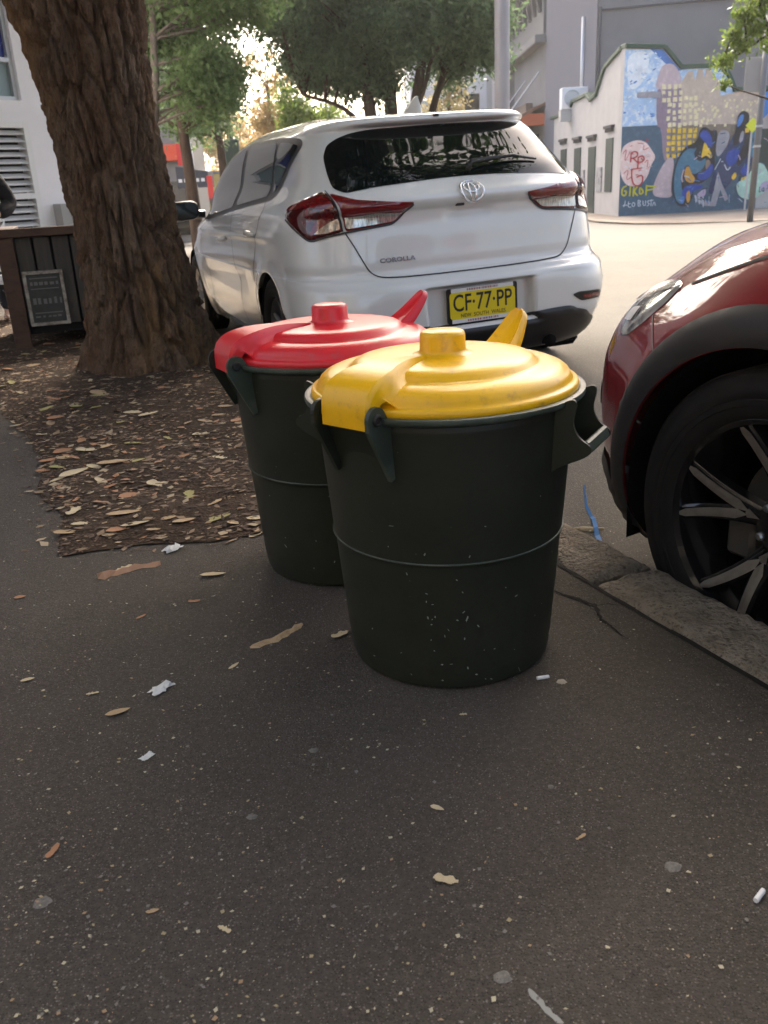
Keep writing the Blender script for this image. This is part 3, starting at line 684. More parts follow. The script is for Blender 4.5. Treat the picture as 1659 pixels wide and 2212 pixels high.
# lamps
OUT = [(1.10, .968), (1.065, .995), (.96, 1.015), (.86, 1.032), (.75, 1.056), (.725, 1.048), (.695, .99), (.672, .94), (.660, .868), (.75, .852), (.84, .832), (.94, .89), (1.05, .94)]
INN = [(.715, 1.046), (.68, 1.038), (.59, 1.008), (.43, .988), (.305, .977), (.36, .935), (.414, .888), (.53, .878), (.650, .866), (.662, .94), (.688, 1.0)]
for sd_ in (-1, 1):
    lp_ = patch(hs, OUT, .003, sd_, 'tail_lamp', m_lampdark, hc, bulge=.010, step=.015)
    patch(hs, [(1.06, .972), (1.04, .988), (.86, 1.018), (.76, 1.035), (.715, 1.0), (.70, .972), (.85, .985), (.95, .975)], .0155, sd_, 'red_band', m_lampred, lp_, step=.012)
    patch(hs, [(.72, .925), (.78, .88), (.825, .852), (.835, .862), (.80, .91), (.73, .955), (.70, .96)], .0155, sd_, 'curved_band', m_lampred, lp_, step=.012)
    patch(hs, [(.815, .862), (.74, .905), (.680, .93), (.672, .878), (.75, .862)], .0150, sd_, 'amber_lens', m_amber, lp_, step=.012)
    li = patch(hs, INN, .003, sd_, 'reversing_lamp', m_lampred, hc, bulge=.010, step=.015)
    patch(hs, [(.650, .942), (.498, .953), (.362, .945), (.414, .896), (.53, .886), (.644, .876)], .0155, sd_, 'clear_lens', m_lampclear, li, step=.012)
    ribbon(hs, [(.315, .970), (.36, .930), (.412, .884), (.53, .874), (.652, .862), (.75, .848), (.842, .828), (.945, .886), (1.055, .936)], .010, .006, sd_, 'lamp_surround', m_trim, li)
    ribbon(hs, [(.662, .866), (.672, .94), (.70, 1.0), (.727, 1.05)], .007, .0165, sd_, 'tailgate_gap', m_seam, lp_)
    # reflector in the bumper corner
    rf = patch(hs, [(.575, .445), (.62, .456), (.80, .446), (.835, .425), (.82, .402), (.64, .405)], .004, sd_, 'reflector_housing', m_trim, hc, step=.015)
    patch(hs, [(.64, .438), (.80, .434), (.805, .414), (.66, .415)], .008, sd_, 'reflector', m_lampred, rf, step=.012)
    # side glazing
    def sy(pts): return [(hs.s_of_y(y, z), z) for y, z in pts]
    gl = patch(hs, sy([(2.95, .90), (2.60, .905), (2.2, .935), (1.70, .975), (1.2, 1.008), (.87, 1.028), (.82, 1.05), (.73, 1.17), (.645, 1.29), (.70, 1.318), (.9, 1.335), (1.165, 1.350), (1.92, 1.362), (2.15, 1.344), (2.40, 1.295), (2.62, 1.225), (2.80, 1.13), (2.95, 1.0)]), .0025, sd_, 'side_window_surround', m_trim, hc, step=.04)
    for nm, pts in (('front_door_window', [(2.70, .925), (2.2, .957), (1.80, .990), (1.86, 1.13), (2.0, 1.335), (2.15, 1.322), (2.38, 1.275), (2.58, 1.21), (2.74, 1.12), (2.82, 1.02)]), ('rear_door_window', [(1.70, .998), (1.35, 1.022), (.985, 1.045), (1.06, 1.16), (1.19, 1.322), (1.5, 1.335), (1.90, 1.338), (1.78, 1.15)]), ('quarter_window', [(.90, 1.055), (.80, 1.17), (.705, 1.287), (.9, 1.310), (1.13, 1.320), (1.03, 1.18)])):
        patch(hs, sy(pts), .005, sd_, nm, m_glass, gl, step=.03)
    # door gaps and handles
    for pth_ in ([(1.73, .97), (1.735, .7), (1.74, .40), (1.72, .27)], [(.98, 1.02), (1.0, .90), (1.12, .72), (1.19, .60), (1.24, .47)], [(2.86, .93), (2.86, .6), (2.83, .30)]):
        ribbon(hs, sy(pth_), .006, .0015, sd_, 'door_gap', m_seam, hc, step=.03)
    for hy, hz in ((1.12, .845), (2.0, .80)):
        e = MB(); a = Vector(hs.p3(hs.s_of_y(hy - .09, hz), hz, .006, sd_)); b = Vector(hs.p3(hs.s_of_y(hy + .10, hz - .006), hz - .006, .006, sd_)); mid = Vector(hs.p3(hs.s_of_y(hy, hz), hz, .038, sd_))
        e.tube([a, a.lerp(mid, .7), mid, b.lerp(mid, .7), b], [.010, .015, .016, .015, .010], 10, squash=1.0)
        e.build('door_handle', m_white, hc, smooth=True)
    # mirror
    mr = MB(); cx = sd_ * .985
    for k, (yy, sc) in enumerate(((2.78, .55), (2.80, .92), (2.85, 1.0), (2.92, .85), (2.96, .45))): pass
    V = []; N = 20
    for (yy, sc) in ((2.775, .86), (2.78, .95), (2.80, 1.0), (2.86, .98), (2.92, .80), (2.955, .45), (2.965, .1)):
        for k in range(N):
            a = 2 * math.pi * k / N; ca, sa = math.cos(a), math.sin(a)
            V.append((cx + sd_ * .105 * sc * math.copysign(abs(ca) ** .6, ca), yy, .975 + .068 * sc * math.copysign(abs(sa) ** .6, sa)))
    F = [(i * N + k, i * N + (k + 1) % N, (i + 1) * N + (k + 1) % N, (i + 1) * N + k) for i in range(6) for k in range(N)]
    mr.add(V, F + [tuple(6 * N + k for k in range(N))]); mo = mr.build('door_mirror', m_trim, hc, smooth=True, sharp=R(60))
    g = MB(); g.add([V[k] for k in range(N)], [tuple(range(N))]); g.build('mirror_glass', m_glass, mo)
    g = MB(); g.tube([(sd_ * .83, 2.86, .94), (sd_ * .92, 2.86, .945)], .03, 8); g.build('mirror_stalk', m_trim, mo)
# tailgate seam, windscreen, valance
seam = [(.654, .862), (.62, .80), (.592, .74), (.56, .675), (.53, .648), (.49, .637), (.38, .631), (.2, .628), (0, .627)]
ribbon(hs, seam, .0065, .0018, 1, 'tailgate_gap', m_seam, hc); ribbon(hs, seam, .0065, .0018, -1, 'tailgate_gap', m_seam, hc)
val = [(0, .374), (.29, .372), (.315, .386), (.45, .392), (.575, .392), (.63, .362), (.70, .318), (.80, .285), (.86, .25), (.84, .19), (.6, .18), (0, .18)]
patch(hs, val + [(-s, z) for s, z in val[-1:0:-1]], .006, 1, 'lower_valance', m_trim, hc, bulge=.01, step=.03)
for sx in (-1, 1):
    ml = MB(); ml.box((sx * .62, .30, .20), (.26, .16, .16), bev=.03); ml.build('mud_guard', m_well, hc)
ex = MB(); ex.tube([(.42, -.01, .215), (.42, .4, .215)], .03, 14); ex.build('exhaust_pipe', m_well, hc, smooth=True)
S_, X_, Y_ = hs.outline(1.2)
def swf(x, z): S, X, Y = hs.outline(z); i = int(np.argmax(X)); j = len(X) - 1 - int(np.argmax(X[::-1])); return float(np.interp(x, X[j:][::-1], S[j:][::-1]))
ws = MB(); V = []; NZ, NX = 16, 30
for i in range(NZ + 1):
    z = .99 + .395 * i / NZ
    for j in range(NX + 1):
        hwid = float(hs.w(z)) * .90; x = hwid * (2 * j / NX - 1); s = swf(abs(x), z); V.append(hs.p3(s, z, .003, 1 if x >= 0 else -1))
ws.add(V, [(i * (NX + 1) + j, (i + 1) * (NX + 1) + j, (i + 1) * (NX + 1) + j + 1, i * (NX + 1) + j + 1) for i in range(NZ) for j in range(NX)]); ws.build('windscreen', m_glass, hc, smooth=True)
# shark fin aerial and washer jet
fn = MB(); V = []
for i, (z, y0, y1, hw) in enumerate(((1.405, .60, .84, .036), (1.425, .60, .83, .034), (1.445, .61, .79, .020), (1.470, .625, .73, .012), (1.487, .635, .68, .006), (1.490, .64, .665, .003))):
    for k in range(16):
        a = 2 * math.pi * k / 16; V.append((hw * math.sin(a) * (1 if math.cos(a) < 0 else .8), (y0 + y1) / 2 - (y1 - y0) / 2 * math.cos(a), z))
fn.add(V, [(i * 16 + k, i * 16 + (k + 1) % 16, (i + 1) * 16 + (k + 1) % 16, (i + 1) * 16 + k) for i in range(5) for k in range(16)] + [tuple(80 + k for k in range(16))])
fn.build('shark_fin_aerial', m_white, hc, smooth=True, sharp=R(50))
wj = MB(); p_ = hs.p3(.03, 1.372, .004, -1); wj.box(p_, (.030, .016, .014), bev=.003); wj.build('washer_jet', m_trim, hc)
# number plate in its holder
def rrect(w, h, r, n=6):
    P = []
    for cx, cy, a0 in ((w / 2 - r, h / 2 - r, 0), (-w / 2 + r, h / 2 - r, 90), (-w / 2 + r, -h / 2 + r, 180), (w / 2 - r, -h / 2 + r, 270)):
        P += [(cx + r * math.cos(R(a0 + 90 * k / n)), cy + r * math.sin(R(a0 + 90 * k / n))) for k in range(n + 1)]
    return P
PZ = .463; PY = hs.p3(0, PZ)[1] - .022; PXc = .012
def on_plate(V, d): return [(PXc + v[0], PY - d, PZ + v[1]) for v in V]
h_ = MB(); h_.prism(rrect(.400, .176, .012), (PXc, PY, PZ), (1, 0, 0), (0, 0, 1), (0, -1, 0), .008); hol = h_.build('number_plate_holder', m_trim, hc)
for dz in (-.077, .077):
    b_ = MB(); b_.box((PXc, PY - .0095, PZ + dz), (.352, .002, .020)); bo_ = b_.build('dealer_strip', m_whitepl, hol)
    c_ = MB()
    rd = random.Random(5)
    x = -.085
    while x < .085:
        ln = rd.uniform(.006, .012); c_.box((PXc + x, PY - .0112, PZ + dz), (ln * .8, .0006, .010)); x += ln + .003
    c_.build('dealer_lettering', mat('dull_red_print', (.35, .14, .16), rough=.5), bo_)
pl = MB(); pl.prism(rrect(.372, .134, .018), (PXc, PY - .0085, PZ), (1, 0, 0), (0, 0, 1), (0, -1, 0), .0025); plo = pl.build('number_plate', m_platey, hol)
V, F = text_mesh('CF\u00b777\u00b7PP', .098, .0011)
xs_ = [v[0] for v in V]; k = .335 / (max(xs_) - min(xs_)); ys_ = [v[1] for v in V]; cy_ = (max(ys_) + min(ys_)) / 2; kh = .086 / (max(ys_) - min(ys_))
L = MB(); L.add(on_plate([((v[0] - (max(xs_) + min(xs_)) / 2) * k, (v[1] - cy_) * kh + .014) for v in V], .0118), F); L.build('plate_characters', m_black, plo)
V, F = text_mesh('NEW  SOUTH  WALES', .03, .0002)
xs_ = [v[0] for v in V]; k = .255 / (max(xs_) - min(xs_)); ys_ = [v[1] for v in V]; kh = .019 / (max(ys_) - min(ys_)); cy_ = (max(ys_) + min(ys_)) / 2
L = MB(); L.add(on_plate([((v[0] - (max(xs_) + min(xs_)) / 2) * k, (v[1] - cy_) * kh - .050) for v in V], .0118), F); L.build('plate_slogan', m_black, plo)
# badge lettering and oval emblem, following the tailgate
V, F = text_mesh('COROLLA', .03, .0006)
xs_ = [v[0] for v in V]; k = .185 / (max(xs_) - min(xs_)); ys_ = [v[1] for v in V]; kh = .021 / (max(ys_) - min(ys_)); cx_ = (max(xs_) + min(xs_)) / 2; cy_ = (max(ys_) + min(ys_)) / 2
VV = []
for lay in (.0015, .006):
    for v in V:
        s = -.408 + (v[0] - cx_) * k; z = .718 + (v[1] - cy_) * kh; VV.append(hs.p3(abs(s), z, lay, -1))
nV = len(V); bm_ = MB(); ed = {}
for f in F:
    for a, b in zip(f, f[1:] + f[:1]): ed[(a, b)] = ed.get((a, b), 0) + 1
bm_.add(VV, [tuple(i + nV for i in f) for f in F] + [(a, b, b + nV, a + nV) for (a, b) in ed if (b, a) not in ed]); bm_.build('model_badge', m_badge, hc)
em = MB()
def ell(cx, cz, a, b, r, off):
    path = [hs.p3(abs(cx + a * math.cos(t)), cz + b * math.sin(t), off, 1 if cx + a * math.cos(t) >= 0 else -1) for t in np.linspace(0, 2 * math.pi, 49)]
    em.tube(path, r, 8, cap=False)
EZ = 1.003
ell(0, EZ, .060, .041, .0058, .012); ell(0, EZ + .012, .040, .020, .0048, .012); ell(0, EZ - .004, .017, .034, .0048, .013)
em.build('oval_emblem', m_chrome, hc, smooth=True)
hk = MB(); hk.box(hs.p3(.055, .945, -.004, -1), (.045, .03, .02), bev=.004); hk.build('tailgate_handle', m_trim, hc)
# ---------------------------------------------------------------- red crossover
CROSS = dict(
 w=[(.17, .78), (.25, .83), (.40, .86), (.55, .872), (.70, .876), (.82, .868), (.90, .845), (.95, .815), (1.0, .79), (1.06, .76), (1.2, .70), (1.35, .635), (1.46, .57), (1.51, .49), (1.535, .36), (1.55, .02)],
 yr=[(.17, .14), (.3, .02), (.5, .0), (.8, .03), (1.0, .08), (1.1, .2), (1.3, .45), (1.40, .55), (1.43, .45), (1.46, .42), (1.50, .6), (1.53, 1.0), (1.55, 1.5)],
 yf=[(.17, 4.0), (.25, 4.11), (.34, 4.18), (.45, 4.205), (.57, 4.21), (.64, 4.19), (.71, 4.14), (.765, 4.06), (.82, 3.97), (.87, 3.87), (.912, 3.73), (.952, 3.48), (.99, 3.15), (1.05, 3.0), (1.2, 2.82), (1.35, 2.5), (1.46, 2.15), (1.52, 1.9), (1.55, 1.65)],
 ar=[(.17, .6), (.5, .7), (1.0, .8), (1.4, .6), (1.55, .3)],
 af=[(.17, .62), (.45, .72), (.7, .85), (.85, .95), (.95, 1.0), (1.05, .8), (1.4, .7), (1.55, .3)],
 nr=[(.17, 4.2), (1.0, 4.2), (1.3, 4.0), (1.55, 3.2)],
 nf=[(.17, 2.9), (.6, 2.8), (.9, 2.7), (1.0, 3.0), (1.3, 3.6), (1.55, 2.6)])
FA, RA_, AZ = 3.40, .83, .335
def cross_disp(X, Y, z):
    d = np.zeros_like(X)
    for ay in (FA, RA_):
        r = np.hypot(Y - ay, z - AZ)
        d = d + .030 * np.exp(-(np.maximum(r - .40, 0) / .085) ** 2) * (X > .45)
    d = d + .012 * np.exp(-((z - .86) / .05) ** 2) * sstep(1.0, 2.0, Y) * (X > .5)
    d = d - .02 * np.exp(-((z - .55) / .10) ** 2) * sstep(1.3, 1.6, Y) * sstep(3.0, 2.7, Y)
    return d
cs = Shell(**CROSS, disp=cross_disp)
MH = np.array((.838, 1.775, .172)); MS = 1.14           # front left hub, outer face
MY = R(29); MRo = .03
Mrot = Matrix.Rotation(MY, 3, 'Z') @ Matrix.Rotation(-MRo, 3, 'Y')
loc = Vector(MH) - Mrot @ (Vector((-.868, FA, .335)) * MS)
rc = thing('red_crossover', 'dark red crossover with black wheel-arch cladding and alloy wheels parked by the kerb', 'car', loc)
rc.rotation_mode = 'QUATERNION'; rc.rotation_quaternion = Mrot.to_quaternion(); rc.scale = (MS, MS, MS)
zs = list(np.arange(.19, 1.42, .0105)) + list(np.arange(1.42, 1.5495, .005)) + [1.5497]
AR2 = [(FA, AZ), (RA_, AZ)]
RAo = .378
shell_grid(cs, 'body', zs, m_redpaint, rc, AR2, RAo, .19, nc=(60, 130, 110))
m_rimblack = mat('gloss_black_rim', (.008, .008, .009), rough=.18, coat=.5)
m_machined = mat('machined_rim_face', (.46, .44, .41), rough=.38, metal=.85, noise_=[(60, (.36, .34, .32), .4, .7)])
def rim_twin(wh, M, rr, h):
    B = MB()
    B.lathe([(rr + .006, h * .90), (rr + .001, h * .93), (rr - .010, h * .86), (rr - .018, h * .4), (rr - .024, -h * .8)], 96, M=M)
    B.lathe([(0, h * .36), (.030, h * .36), (.034, h * .46), (.040, h * .48), (.066, h * .42), (.074, h * .2), (.078, -.02)], 60, M=M)
    rimo = B.build('rim', m_rimblack, wh, smooth=True, sharp=R(40))
    for k in range(5):
        a0 = 2 * math.pi * k / 5 + R(7)
        # black V-shaped spoke body
        for sgn in (-1, 1):
            S = MB(); st_ = []
            for f in np.linspace(0, 1, 9):
                r = .058 + (rr - .012 - .058) * f; a = a0 + sgn * (.02 + .225 * f ** .8) ; zt = h * (.42 + .44 * f)
                wd = .020 - .004 * f
                er = Vector((math.cos(a), math.sin(a), 0)); et = Vector((-math.sin(a), math.cos(a), 0))
                st_.append((er * r, et, zt, wd))
            V = []
            for p, et, zt, wd in st_:
                for u, dz in ((-wd, -.030), (-wd * .95, -.004), (-wd * .6, 0), (wd * .6, 0), (wd * .95, -.004), (wd, -.030)): V.append(M @ (p + et * u + Vector((0, 0, zt + dz - .004))))
            n = 6; F = [(i * n + q, i * n + (q + 1) % n, (i + 1) * n + (q + 1) % n, (i + 1) * n + q) for i in range(8) for q in range(n)] + [tuple(range(n)), tuple(48 + q for q in range(n))]
            S.add(V, F); so = S.build('spoke', m_rimblack, rimo, smooth=True, sharp=R(35))
        # machined V face: two strips joined at the hub end
        T = MB(); L = []
        for sgn in (-1, 1):
            V = []
            for i, f in enumerate(np.linspace(0, .985, 12)):
                r = .085 + (rr - .010 - .085) * f; a = a0 + sgn * (.05 + .205 * f ** .8); zt = h * (.44 + .43 * f)
                wd = .0115 * (1 - .25 * f) * (1 if f < .95 else .5); zz = zt + .0015
                er = Vector((math.cos(a), math.sin(a), 0)); et = Vector((-math.sin(a), math.cos(a), 0))
                V += [M @ (er * r - et * wd + Vector((0, 0, zz - .001))), M @ (er * r + Vector((0, 0, zz))), M @ (er * r + et * wd + Vector((0, 0, zz - .001)))]
            T.add(V, [(3 * i + q, 3 * i + q + 1, 3 * i + q + 4, 3 * i + q + 3) for i in range(11) for q in (0, 1)])
        er = Vector((math.cos(a0), math.sin(a0), 0)); et = Vector((-math.sin(a0), math.cos(a0), 0)); zz = h * .44 + .0022
        T.add([M @ (er * .058 + Vector((0, 0, zz))), M @ (er * .092 - et * .0125 + Vector((0, 0, zz))), M @ (er * .112 + Vector((0, 0, zz + .002))), M @ (er * .092 + et * .0125 + Vector((0, 0, zz)))], [(0, 1, 2, 3)])
        T.build('machined_face', m_machined, rimo)
        # wheel nut
        an = a0 + math.pi / 5; N_ = MB(); N_.lathe([(.009, 0), (.009, .016), (.006, .020), (0, .020)], 8, c=M @ Vector((math.cos(an) * .056, math.sin(an) * .056, h * .36)), M=M); N_.build('wheel_nut', m_alloy, rimo)
    e = MB(); e.tube([M @ Vector((.030 * math.cos(t), .0245 * math.sin(t), h * .50)) for t in np.linspace(0, 2 * math.pi, 33)], .0022, 6, cap=False)
    w1 = [(-.027, .010), (-.012, .006), (-.003, -.006), (0, -.0015), (.003, -.006), (.012, .006), (.027, .010)]
    e.tube([M @ Vector((b, a, h * .50)) for a, b in w1], .0018, 6)
    e.build('wheel_emblem', m_chrome, rimo, smooth=True)
    D = MB(); D.lathe([(.05, -h * .15), (.145, -h * .15), (.147, -h * .3), (.05, -h * .3)], 60, M=M); D.build('brake_disc', m_alloy, wh)
    K = MB(); K.box(M @ Vector((-.06, .13, -h * .1)), (.05, .07, .10), bev=.01); K.build('brake_caliper', mat('caliper_grey', (.16, .155, .15), rough=.5, metal=.6), wh)
for ay, az in AR2:
    for sx in (-1, 1): well(rc, ay, az, RAo, .85, sx); wheel(rc, (sx * (.868 - .1075), ay, .335), sx, .333, .236, .215, m_tyre, rim_twin)
fl = MB(); fl.box((0, 2.1, .22), (1.1, 3.7, .04)); fl.build('underbody', m_well, rc)
def cy(pts): return [(cs.s_of_y(y, z), z) for y, z in pts]
for sd_ in (-1, 1):
    for ay in (FA, RA_):
        # arch cladding: a band following the opening
        outer = [(ay + .435 * math.cos(a), AZ + .45 * math.sin(a)) for a in np.linspace(R(-24), R(204), 46)]
        inner = [(ay + (RAo + .001) * math.cos(a), AZ + (RAo + .001) * math.sin(a)) for a in np.linspace(R(204), R(-24), 40)]
        inner = [(y if z > AZ else ay + math.copysign(RAo + .001, y - ay), max(z, .2)) for y, z in inner]
        patch(cs, cy(outer + inner), .006, sd_, 'arch_cladding', m_clad, rc, bulge=.008, step=.02, smooth_outline=False)
    sill = [(2.92, .345), (2.95, .20), (1.28, .20), (1.31, .345)]
    patch(cs, cy(sill), .006, sd_, 'sill_cladding', m_clad, rc, bulge=.008, step=.03)
    # headlamp
    hl = patch(cs, cy([(3.735, .784), (3.78, .788), (3.84, .775), (3.90, .752), (3.935, .725), (3.935, .69), (3.905, .658), (3.86, .668), (3.80, .705), (3.755, .745)]), .002, sd_, 'headlamp', mat('headlamp_lens', (.55, .55, .53), rough=.08, metal=.35, coat=1., noise_=[(22, (.25, .25, .25), .45, .6)]), rc, bulge=.008, step=.010)
    patch(cs, cy([(3.75, .779), (3.785, .782), (3.84, .768), (3.895, .746), (3.92, .722), (3.88, .735), (3.83, .752), (3.77, .766)]), .0115, sd_, 'chrome_brow', m_chrome, hl, step=.008)
    patch(cs, cy([(3.84, .725), (3.89, .715), (3.90, .69), (3.855, .695)]), .0115, sd_, 'lamp_reflector', m_whitepl, hl, step=.008)
    ribbon(cs, cy([(3.775, .722), (3.735, .695), (3.70, .665)]), .0045, .0016, sd_, 'bumper_gap', mat('pale_gap', (.25, .2, .2), rough=.6), rc)
    ribbon(cs, cy([(3.70, .79), (3.5, .855), (3.3, .915), (3.05, .965)]), .006, .0016, sd_, 'bonnet_gap', m_seam, rc)
    # side windows, mirrors
    gl = patch(cs, cy([(2.90, 1.02), (2.0, 1.04), (1.0, 1.08), (.80, 1.12), (.72, 1.25), (.9, 1.38), (1.3, 1.435), (1.9, 1.435), (2.25, 1.37), (2.6, 1.24), (2.85, 1.10)]), .003, sd_, 'side_window_surround', m_trim, rc, step=.05)
    for pts in ([(2.76, 1.05), (1.90, 1.065), (1.98, 1.40), (2.22, 1.35), (2.55, 1.225)], [(1.83, 1.068), (1.05, 1.10), (1.15, 1.36), (1.35, 1.41), (1.9, 1.41)]): patch(cs, cy(pts), .0055, sd_, 'door_window', m_glass, gl, step=.04)
    for pth_ in ([(1.86, 1.04), (1.87, .7), (1.86, .35)], [(2.93, 1.0), (2.95, .7), (2.93, .35)]): ribbon(cs, cy(pth_), .006, .0016, sd_, 'door_gap', m_seam, rc, step=.03)
    mr = MB(); V = []; N = 16
    for yy, sc in ((2.66, .9), (2.68, 1.), (2.74, .97), (2.80, .75), (2.83, .3)):
        for k in range(N):
            a = 2 * math.pi * k / N; ca, sa = math.cos(a), math.sin(a); V.append((sd_ * (.97 + .10 * sc * math.copysign(abs(ca) ** .6, ca)), yy, 1.07 + .065 * sc * math.copysign(abs(sa) ** .6, sa)))
    mr.add(V, [(i * N + k, i * N + (k + 1) % N, (i + 1) * N + (k + 1) % N, (i + 1) * N + k) for i in range(4) for k in range(N)] + [tuple(64 + k for k in range(N)), tuple(range(N))[::-1]])
    mr.tube([(sd_ * .78, 2.72, 1.03), (sd_ * .90, 2.73, 1.05)], .025, 8); mr.build('door_mirror', m_redpaint, rc, smooth=True, sharp=R(60))
# lower bumper lip, grille
fS = lambda z: float(cs.outline(z)[0][-1])
def fr(pts): return [(fS(z) - d, z) for d, z in pts]      # d = distance from front centre along the outline
for sd_ in (-1, 1):
    patch(cs, fr([(-.0, .36), (.35, .34), (.70, .345), (.90, .365), (.90, .20), (.5, .20), (0, .20)]), .006, sd_, 'bumper_lip', m_clad, rc, bulge=.012, step=.03, smooth_outline=False)
    patch(cs, fr([(0, .72), (.42, .74), (.46, .68), (.36, .48), (0, .44)]), .004, sd_, 'grille', m_trim, rc, step=.03, smooth_outline=False)
    patch(cs, fr([(.55, .50), (.72, .52), (.75, .46), (.58, .43)]), .004, sd_, 'fog_lamp_recess', m_trim, rc, step=.03)
ws = MB(); V = []; NZ, NX = 14, 26
def swc(x, z): S, X, Y = cs.outline(z); j = len(X) - 1 - int(np.argmax(X[::-1])); return float(np.interp(x, X[j:][::-1], S[j:][::-1]))
for i in range(NZ + 1):
    z = 1.055 + .40 * i / NZ
    for j in range(NX + 1):
        x = float(cs.w(z)) * .88 * (2 * j / NX - 1); V.append(cs.p3(swc(abs(x), z), z, .003, 1 if x >= 0 else -1))
ws.add(V, [(i * (NX + 1) + j, (i + 1) * (NX + 1) + j, (i + 1) * (NX + 1) + j + 1, i * (NX + 1) + j + 1) for i in range(NZ) for j in range(NX)]); ws.build('windscreen', m_glass, rc, smooth=True)
# ============================================================ trees
m_bark = mat('bark', (.125, .076, .048), rough=.95, spec=.15, noise_=[(3, (.185, .13, .09), .42, .68), (16, (.048, .028, .018), .55, .75), (1.1, (.21, .125, .062), .52, .66), (1.6, (.075, .05, .036), .55, .68), (60, (.05, .032, .022), .58, .72)], bump=[(20, 1., .035), (70, .9, .014), (180, .6, .004)], stretch=(2.0, 2.0, .7))
m_barkg = mat('grey_bark', (.16, .135, .115), rough=.95, spec=.15, noise_=[(8, (.09, .07, .055), .4, .7)], bump=[(40, .6, .02)], stretch=(2, 2, .5))
m_barkd = mat('dark_bark', (.05, .036, .028), rough=.95, spec=.15, noise_=[(8, (.09, .06, .045), .4, .7)], bump=[(40, .6, .02)], stretch=(2, 2, .5))
def leafmat(n, a, b, tr=.35): return mat(n, a, rough=.5, spec=.35, tint=b, trans=tr)
m_leaf = leafmat('green_leaves', (.070, .125, .040), (.15, .22, .08), .5)
m_leafb = leafmat('bluish_green_leaves', (.062, .108, .055), (.135, .195, .10), .5)
m_leafy = leafmat('autumn_leaves', (.32, .21, .08), (.50, .38, .16), .5)
m_leafl = leafmat('lime_leaves', (.10, .16, .03), (.18, .24, .05), .45)
m_leafp = leafmat('pale_dry_leaves', (.30, .25, .13), (.40, .35, .20), .35)
def leaf_cloud(centers, radii, n_each, size, aspect=.42, droop=.3, squash=.8, seed=1):
    g = np.random.default_rng(seed); P = []; 
    for c, r, n in zip(centers, radii, n_each):
        d = g.normal(size=(n, 3)); d /= np.linalg.norm(d, axis=1)[:, None]
        rr = r * (g.random(n) ** .45)[:, None] * (1 + .42 * g.normal(size=(n, 1)))
        q = d * rr; q[:, 2] *= squash; P.append(np.asarray(c) + q)
    P = np.concatenate(P); N = len(P)
    ax = g.normal(size=(N, 3)); ax[:, 2] -= droop; ax /= np.linalg.norm(ax, axis=1)[:, None]
    b = g.normal(size=(N, 3)); b = np.cross(ax, b); b /= np.linalg.norm(b, axis=1)[:, None]
    nrm = np.cross(ax, b)
    L = (size * (.6 + .8 * g.random(N)))[:, None]; W = L * aspect
    v0 = P - ax * L * .5; v2 = P + ax * L * .5 + nrm * L * .08
    v1 = P - ax * L * .05 + b * W * .5; v3 = P - ax * L * .05 - b * W * .5
    V = np.stack([v0, v1, v2, v3], 1).reshape(-1, 3)
    F = np.arange(4 * N).reshape(N, 4)
    return V, F, g.random(N)
def limb(mb, a, b, r0, r1, bend=.15, seg=7, steps=7, rd=random):
    a, b = Vector(a), Vector(b); L = (b - a).length; k = Vector((rd.uniform(-1, 1), rd.uniform(-1, 1), rd.uniform(-.2, .6))) * L * bend
    path = [a.lerp(b, f) + k * math.sin(math.pi * f) * (1 - .3 * f) for f in np.linspace(0, 1, steps)]
    mb.tube(path, [r0 + (r1 - r0) * f for f in np.linspace(0, 1, steps)], seg); return path
def street_tree(name, label, base, stems, clumps, leafm, barkm, size, per, seed, group=None, droop=.3):
    """stems: list of (path points, r0, r1); clumps: list of (x,y,z,r) relative to base"""
    rd = random.Random(seed)
    t = thing(name, label, 'tree', base, group=group)
    T = MB()
    for path, r0, r1 in stems:
        n = len(path); fine = []
        for (a, b) in zip(path[:-1], path[1:]):
            for k in range(4): fine.append(Vector(a).lerp(Vector(b), k / 4))
        fine.append(Vector(path[-1]))
        for _ in range(3):
            for i in range(1, len(fine) - 1): fine[i] = (fine[i - 1] + fine[i] * 2 + fine[i + 1]) / 4
        T.tube(fine, [r0 + (r1 - r0) * i / (len(fine) - 1) for i in range(len(fine))], 10)
    nodes = [Vector(a).lerp(Vector(b), f) for p, _, _ in stems for a, b in zip(p[:-1], p[1:]) for f in (.25, .5, .75, 1)]
    for c in clumps[::2]:
        cv = Vector(c[:3]); s = min(nodes, key=lambda q: (q - cv).length + 4 * max(0, q.z + .25 - cv.z))
        if (s - cv).length < 2.2 and s.z < cv.z + .1: limb(T, s, cv, .03, .006, .10, 5, 6, rd)
    T.build('trunk', barkm, t, smooth=True)
    V, F, ti = leaf_cloud([c[:3] for c in clumps], [c[3] for c in clumps], [max(40, int(per * (c[3] / .5) ** 2)) for c in clumps], size, seed=seed, droop=droop)
    tag(mk('crown', V, F, leafm, t, tint=ti), kind='stuff')
    return t
def clumps_in(boxes, n, r, seed):
    """clump centres spread through ellipsoids (cx,cy,cz,rx,ry,rz)"""
    rd = random.Random(seed); out = []
    for (cx, cy, cz, ax, ay, az), k in zip(boxes, n):
        for _ in range(k):
            d = Vector((rd.gauss(0, 1), rd.gauss(0, 1), rd.gauss(0, 1))).normalized() * rd.random() ** .4
            out.append((cx + d.x * ax, cy + d.y * ay, cz + d.z * az, rd.uniform(.7, 1.3) * r))
    return out
